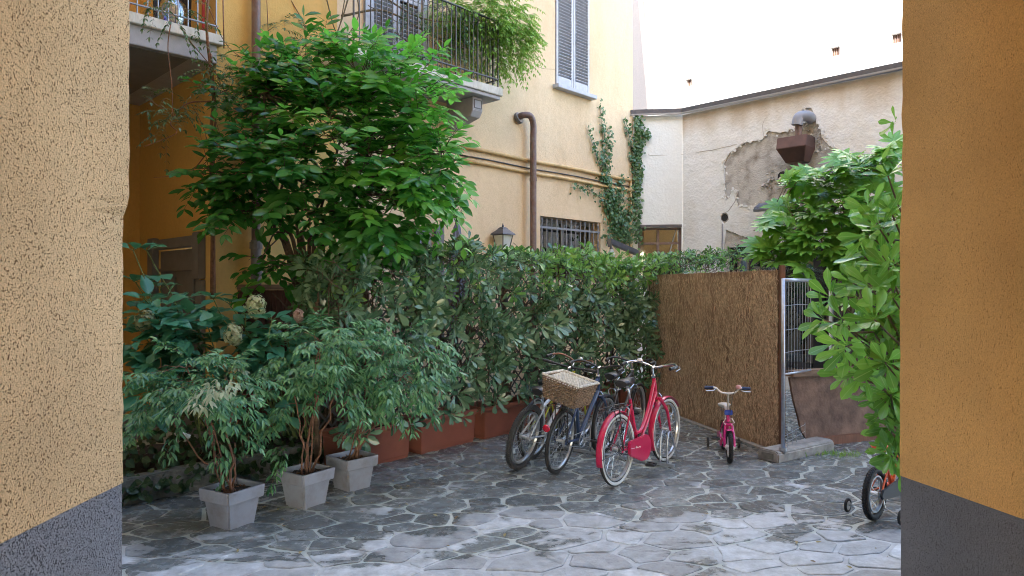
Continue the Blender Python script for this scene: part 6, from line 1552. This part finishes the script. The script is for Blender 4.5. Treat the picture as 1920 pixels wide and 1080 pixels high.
    if rackm is not None:
        mb = MB(); z = 2*R+.06
        for s in (-1, 1): mb.tube(smoothpath([V(.24,s*.03,z), V(.10,s*.065,z), V(-.22,s*.065,z), V(-.27,s*.03,z-.003)], 5), .005, 6); mb.tube([V(0,s*.07,R), V(-.08,s*.066,z)], .005, 6); mb.tube([V(0,s*.07,R), V(-.18,s*.066,z)], .004, 6)
        for x in (.08,-.02,-.12,-.22): mb.tube([V(x,-.065,z), V(x,.065,z)], .004, 5)
        mb.tube([V(.24,.0,z), st_top+V(0,0,-.08)], .005, 5); mb.build('rear_rack', rackm, t_)
    if reflector:
        MB().lathe([(0,-.012),(.032,-.012),(.038,0),(.034,.012),(0,.018)], 18, V(-R-.035,0,2*R-.13), Matrix.Rotation(rad(-100), 3, 'Y')).build('rear_reflector', M['reflect'], t_, smooth='auto')
    # brakes
    mb = MB()
    for (c, s0_) in ((V(.16,0,2*R-.01), 1), (hbm+V(.035,0,-.055), 1)):
        for s in (-1,1): mb.tube([c+V(0,s*.035,-.03), c+V(0,s*.045,.03), c+V(0,s*.02,.055)], .007, 5)
        mb.tube([c+V(0,-.02,.055), c+V(0,.02,.055)], .003, 4)
    mb.build('brake_caliper', M['alu'], t_)
    return t_, S, bc
ZG = .009
yaw = rad(54)
red, Sr, bcr = bicycle((.98,6.37,ZG), yaw, rad(0), 'crimson step through bicycle with whitewall tyres and red chain guard', M['redp'], R=.335, L=1.11, tw=.040, white=True, lady=True, bar='swept', barm=M['chrome'], seat=.93, hand=1.06, fend=M['redp'], guard=M['redp'], rackm=M['blackp'], steer=rad(-2), crank_a=rad(-80))
MB().lathe([(0,.03),(.02,.028),(.03,.015),(.03,0),(0,0)], 14, Sr(bcr+V(.0,.17,.05))).build('bell', M['whitep'], red, smooth='auto')
silver, _, _ = bicycle((.07,6.96,ZG), math.atan2(.86,.50), rad(12), 'silver mountain bicycle with knobby tyres at the left end of the rack', M['silverp'], R=.335, L=1.06, tw=.052, knobby=True, bar='flat', barm=M['blackp'], seat=.80, hand=1.02, decal=[(.15, M['bluedecal']), (.5, M['reflect'])], steer=rad(8), crank_a=rad(20), frame_r=.019, tyre=M['tyred'])
blue, Sb, bcb = bicycle((.45,6.79,ZG), math.atan2(.87,.50), rad(7), 'dark blue city bicycle with red rear reflector under the wicker basket', M['bluep'], R=.325, L=1.08, tw=.036, bar='swept', barm=M['blackp'], seat=.86, hand=1.02, fend=None, rackm=M['blackp'], reflector=True, steer=rad(4), crank_a=rad(-12), frame_r=.021)
yel, Sy, bcy = bicycle((.22,7.35,ZG), math.atan2(.84,.55), rad(6), 'yellow framed bicycle with bronze handlebar, between the silver and blue ones', M['yellowp'], R=.335, L=1.06, tw=.036, bar='swept', barm=M['bronze'], seat=.80, hand=1.03, steer=rad(-6), crank_a=rad(100))
MB().lathe([(0,.035),(.022,.03),(.032,.015),(.032,0),(0,0)], 14, Sy(bcy+V(-.0,-.06,.03))).build('bell', M['alu'], yel, smooth='auto')
dk, _, _ = bicycle((1.02,7.62,ZG), math.atan2(.85,.52), rad(3), 'dark bicycle standing furthest back behind the red saddle', M['iron'], R=.33, L=1.05, tw=.036, bar='swept', barm=M['blackp'], seat=.84, hand=.98, fend=None, steer=rad(5), crank_a=rad(40))

# wicker basket over the rear wheel of the blue bicycle
M['wicker'] = mat('brown_wicker', (.24,.17,.115), .6, var=.45, vscale=35); M['wickerl'] = mat('sun_bleached_wicker', (.62,.60,.54), .7, var=.3, vscale=30)
bp_ = Matrix.Translation(V(.45,6.79,ZG)) @ Matrix.Rotation(math.atan2(.87,.50), 4, 'Z') @ Matrix.Rotation(rad(7), 4, 'X')
bk = thing('wicker_basket', bp_ @ V(.02,0,.725), 'rectangular brown wicker basket with pale woven lid on the bicycle rack', 'basket', rz=math.atan2(.87,.50)-rad(8), lean=rad(13))
bl0, bw0, bl1, bw1, bh = .15, .175, .18, .215, .235
def bcorner(t, k):
    l = bl0+(bl1-bl0)*t; w_ = bw0+(bw1-bw0)*t; z = bh*t; return [V(-l,-w_,z), V(l,-w_,z), V(l,w_,z), V(-l,w_,z)][k % 4]
for k in range(4):
    mb = MB(); a0_, a1_ = bcorner(0,k), bcorner(0,k+1); t0_, t1_ = bcorner(1,k), bcorner(1,k+1); ns = 13
    nrm = (a1_-a0_).cross(V(0,0,1)).normalized()
    for i in range(ns+1): mb.tube([a0_.lerp(a1_, i/ns), t0_.lerp(t1_, i/ns)], .0042, 5)
    rows = 12
    for j in range(rows):
        t = (j+.5)/rows; a = bcorner(t,k); b2 = bcorner(t,k+1); pts = [a.lerp(b2, i/(ns*2))+nrm*(.0085*math.sin(pi*i/2+pi/2+(pi if j % 2 else 0)) if i % 2 == 0 else 0) for i in range(ns*2+1)]
        mb.tube(pts, .0062, 4)
    tag(mb.build('woven_side', M['wicker'], bk), kind='stuff')
mb = MB(); mb.add([bcorner(.02,k)*1.0 for k in range(4)], [(0,1,2,3)]); mb.build('base', M['wicker'], bk)
mb = MB()
for j, rr_ in ((0,.010),(1,.008)): mb.tube([bcorner(1,k)+V(0,0,.006*j) for k in range(4)]+[bcorner(1,0)], rr_, 6)
for i in range(60):
    a = bcorner(1, i//15).lerp(bcorner(1, i//15+1), (i % 15)/15); mb.torus(a, .012, .003, 'Y' if (i//15) % 2 == 0 else 'X', 8, 4)
tag(mb.build('rim', M['wickerl'], bk), kind='stuff')
mb = MB(); L_ = V(bl1*.93,0,0); hz = bh-.015      # lid woven, hinged down into the basket a little
for i in range(23): y = -bw1*.92+i*(bw1*1.84/22); mb.tube([V(-bl1*.93, y, hz-.02), V(bl1*.93, y, hz+.005)], .0042, 4)
for i in range(17):
    x = -bl1*.93+i*(bl1*1.86/16); mb.tube([V(x, -bw1*.92+j*(bw1*1.84/44), hz-.02+.025*(i/16)+.009*math.sin(pi*j/2+(pi/2 if i % 2 else -pi/2))) for j in range(45)], .0036, 3)
tag(mb.build('lid', M['wickerl'], bk), kind='stuff')

# steel rack
rk = thing('bicycle_rack', (1.2,7.4,0), 'low galvanised steel rack with bent hoops holding the front wheels', 'bicycle rack')
ra = V(1.66,6.98,0); rdv = V(-.80,.60,0).normalized(); rn = V(.5,.87,0).normalized()
for o_ in (0,.36): MB().bar(ra+rn*o_+V(0,0,.03), ra+rdv*2.0+rn*o_+V(0,0,.03), .035, .03).build('base_bar', M['galv'], rk, world=True, bevel=.003)
for k in range(5):
    for s in (0,.075):
        c = ra+rdv*(.08+k*.42+s); hh = .30 if k % 2 == 0 else .24
        MB().tube(smoothpath([c+V(0,0,.04), c+rn*.02+V(0,0,hh), c+rn*.10+V(0,0,hh+.05), c+rn*.18+V(0,0,hh-.02), c+rn*.36+V(0,0,.04)], 6), .011, 8).build('hoop', M['galv'], rk, world=True, smooth=True)

# ------------------------------------------------------------------ children's bicycles
def kidbike(loc, rz, label, fm, R, L, steer=0.0, barm=None, gripm=None, seatm=None, chainm=None, lean=0.0, hand=.70, rimm=None, rod=.17):
    t_ = thing('child_bicycle', loc, label, 'bicycle', 'small bicycles with training wheels', rz=rz, lean=lean); tw = .046
    wheel(t_, 0, R, tw, M['tyre'], rimm or M['whitep'], True, nsp=16, hubr=.02)
    bb = V(L*.45,0,R+.0); hbm = V(L-.10,0,2*R+.08); ht = V(L-.135,0,2*R+.20); st = V(L*.30,0,R+.21)
    mb = MB(); mb.tube([bb, st], .015, 8); mb.tube([hbm, ht], .02, 10); mb.tube(smoothpath([hbm+V(0,0,.05), V(L*.65,0,R+.20), bb], 5), .02, 10); mb.tube(smoothpath([ht+V(0,0,-.03), V(L*.6,0,R+.25), bb.lerp(st,.6)], 5), .014, 8)
    mb.tube([bb+V(0,-.04,0), bb+V(0,.04,0)], .022, 10)
    for s in (-1,1): mb.tube([V(0,s*.05,R), bb+V(0,s*.03,0)], .009, 6); mb.tube([V(0,s*.05,R), st+V(0,s*.02,-.03)], .008, 6)
    mb.build('frame', fm, t_, smooth='auto')
    before = set(o.name for o in COL.objects)
    wheel(t_, L, R, tw, M['tyre'], rimm or M['whitep'], True, nsp=16, hubr=.018)
    c = V(L,0,R); fender(t_, c, R+.012, tw+.02, rad(75), rad(165), fm, 12)
    mb = MB()
    for s in (-1,1): mb.tube(smoothpath([hbm+V(0,s*.035,-.03), V(L-.03,s*.048,R+.09), V(L,s*.05,R)], 5), .013, 8)
    mb.tube([hbm+V(0,-.04,-.03), hbm+V(0,.04,-.03)], .018, 8); mb.build('fork', fm, t_, smooth='auto')
    mb = MB()
    for s in (-1,1): mb.tube([hbm+V(.02,s*.03,-.03), hbm+V(.03,s*.055,.0), hbm+V(.03,s*.03,.045)], .006, 5)
    mb.build('brake_caliper', M['whitep'], t_)
    ax_ = (ht-hbm).normalized(); stt = V(ht.x-.03,0,hand)
    mb = MB().tube([ht, stt], .012, 8); mb.build('stem', M['alu'], t_)
    bp = [V(-.05,.215,.055), V(-.02,.13,.06), V(.0,.06,.01), V(0,-.06,.01), V(-.02,-.13,.06), V(-.05,-.215,.055)]
    hb_ = MB().tube([stt+p for p in smoothpath(bp, 5)], .011, 8).build('handlebar', barm or M['whitep'], t_, smooth=True)
    for s in (-1,1):
        MB().tube([stt+V(-.03,.145*s,.06), stt+V(-.055,.235*s,.055)], .018, 10).build('grip', gripm or M['navy'], hb_, smooth='auto')
        MB().tube([stt+V(-.005,.13*s,.05), stt+V(.03,.15*s,.035), stt+V(.02,.23*s,.03)], .006, 6).build('brake_lever', M['alu'], hb_)
    MB().lathe([(0,.04),(.022,.034),(.03,.018),(.03,0),(0,0)], 14, stt+V(-.01,.11,.06)).build('bell', M['pinkplas'], hb_, smooth='auto')
    MB().tube(smoothpath([stt+V(0,.13,.05), stt+V(.09,.05,.02), hbm+V(.05,0,.04)], 6), .0035, 4).build('brake_cable', M['blackp'], t_)
    MB().box(ht+V(.035,0,-.02), (.012,.085,.055)).build('front_plate', M['bluedecal'], t_, bevel=.006)
    MB().tube([st, st+V(-.02,0,.09)], .011, 8).build('seat_post', M['alu'], t_); saddle(t_, st+V(-.02,0,.14), seatm or M['whitep'], .85)
    for s in (-1,1):
        a = rad(20)+(pi if s > 0 else 0); e = bb+V(.10*math.cos(a), s*.075, .10*math.sin(a)); MB().tube([bb+V(0,s*.05,0), e], .008, 6).build('crank', M['alu'], t_); pedal(t_, e+V(0,s*.05,0), M['blackp'])
    pts = [(bb.x+.07*math.cos(rad(a)), bb.z+.07*math.sin(rad(a))) for a in range(-90, 91, 20)]+[(.0, R+.04), (-.04, R), (.0, R-.04)]
    MB().prism(pts, V(0,-.02,0), V(0,-.05,0)).build('chain_case', chainm or fm, t_, bevel=.005)
    for s in (-1,1):
        tr_ = .058; cc = V(-.02, s*rod, tr_+.012)
        w_ = MB().torus(cc, tr_-.012, .012, 'Y', 20, 8).build('training_wheel', M['tyre'], t_, smooth=True)
        MB().tube([cc+V(0,-.008,0), cc+V(0,.008,0)], tr_-.02, 16).build('hub_disc', M['whitep'], w_)
        MB().tube([V(0,s*.055,R), V(-.0,s*.06,R-.02), V(-.01,s*.08,R*.55), V(-.02,s*(rod-.01),tr_+.012)], .007, 6).build('strut', M['alu'], w_)
    return t_
# pink bicycle faces the camera
fdir = V(-.20,-.98,0).normalized(); Lk = .62; rc = G(1368,869)-fdir*Lk
kidbike((rc.x, rc.y, ZG), math.atan2(fdir.y, fdir.x), 'pink child bicycle with navy grips facing the camera before the brown screen', M['pinkp'], .165, Lk, seatm=M['whitep'], hand=.70)
fdir = V(.75,.66,0).normalized(); rc = G(1640,976)
kidbike((rc.x, rc.y, ZG), math.atan2(fdir.y, fdir.x), 'orange child bicycle with black chain case half hidden by the right wall', M['orangep'], .205, .75, chainm=M['blackp'], seatm=M['orangep'], gripm=M['blackp'], rimm=M['alu'], hand=.80, rod=.20)
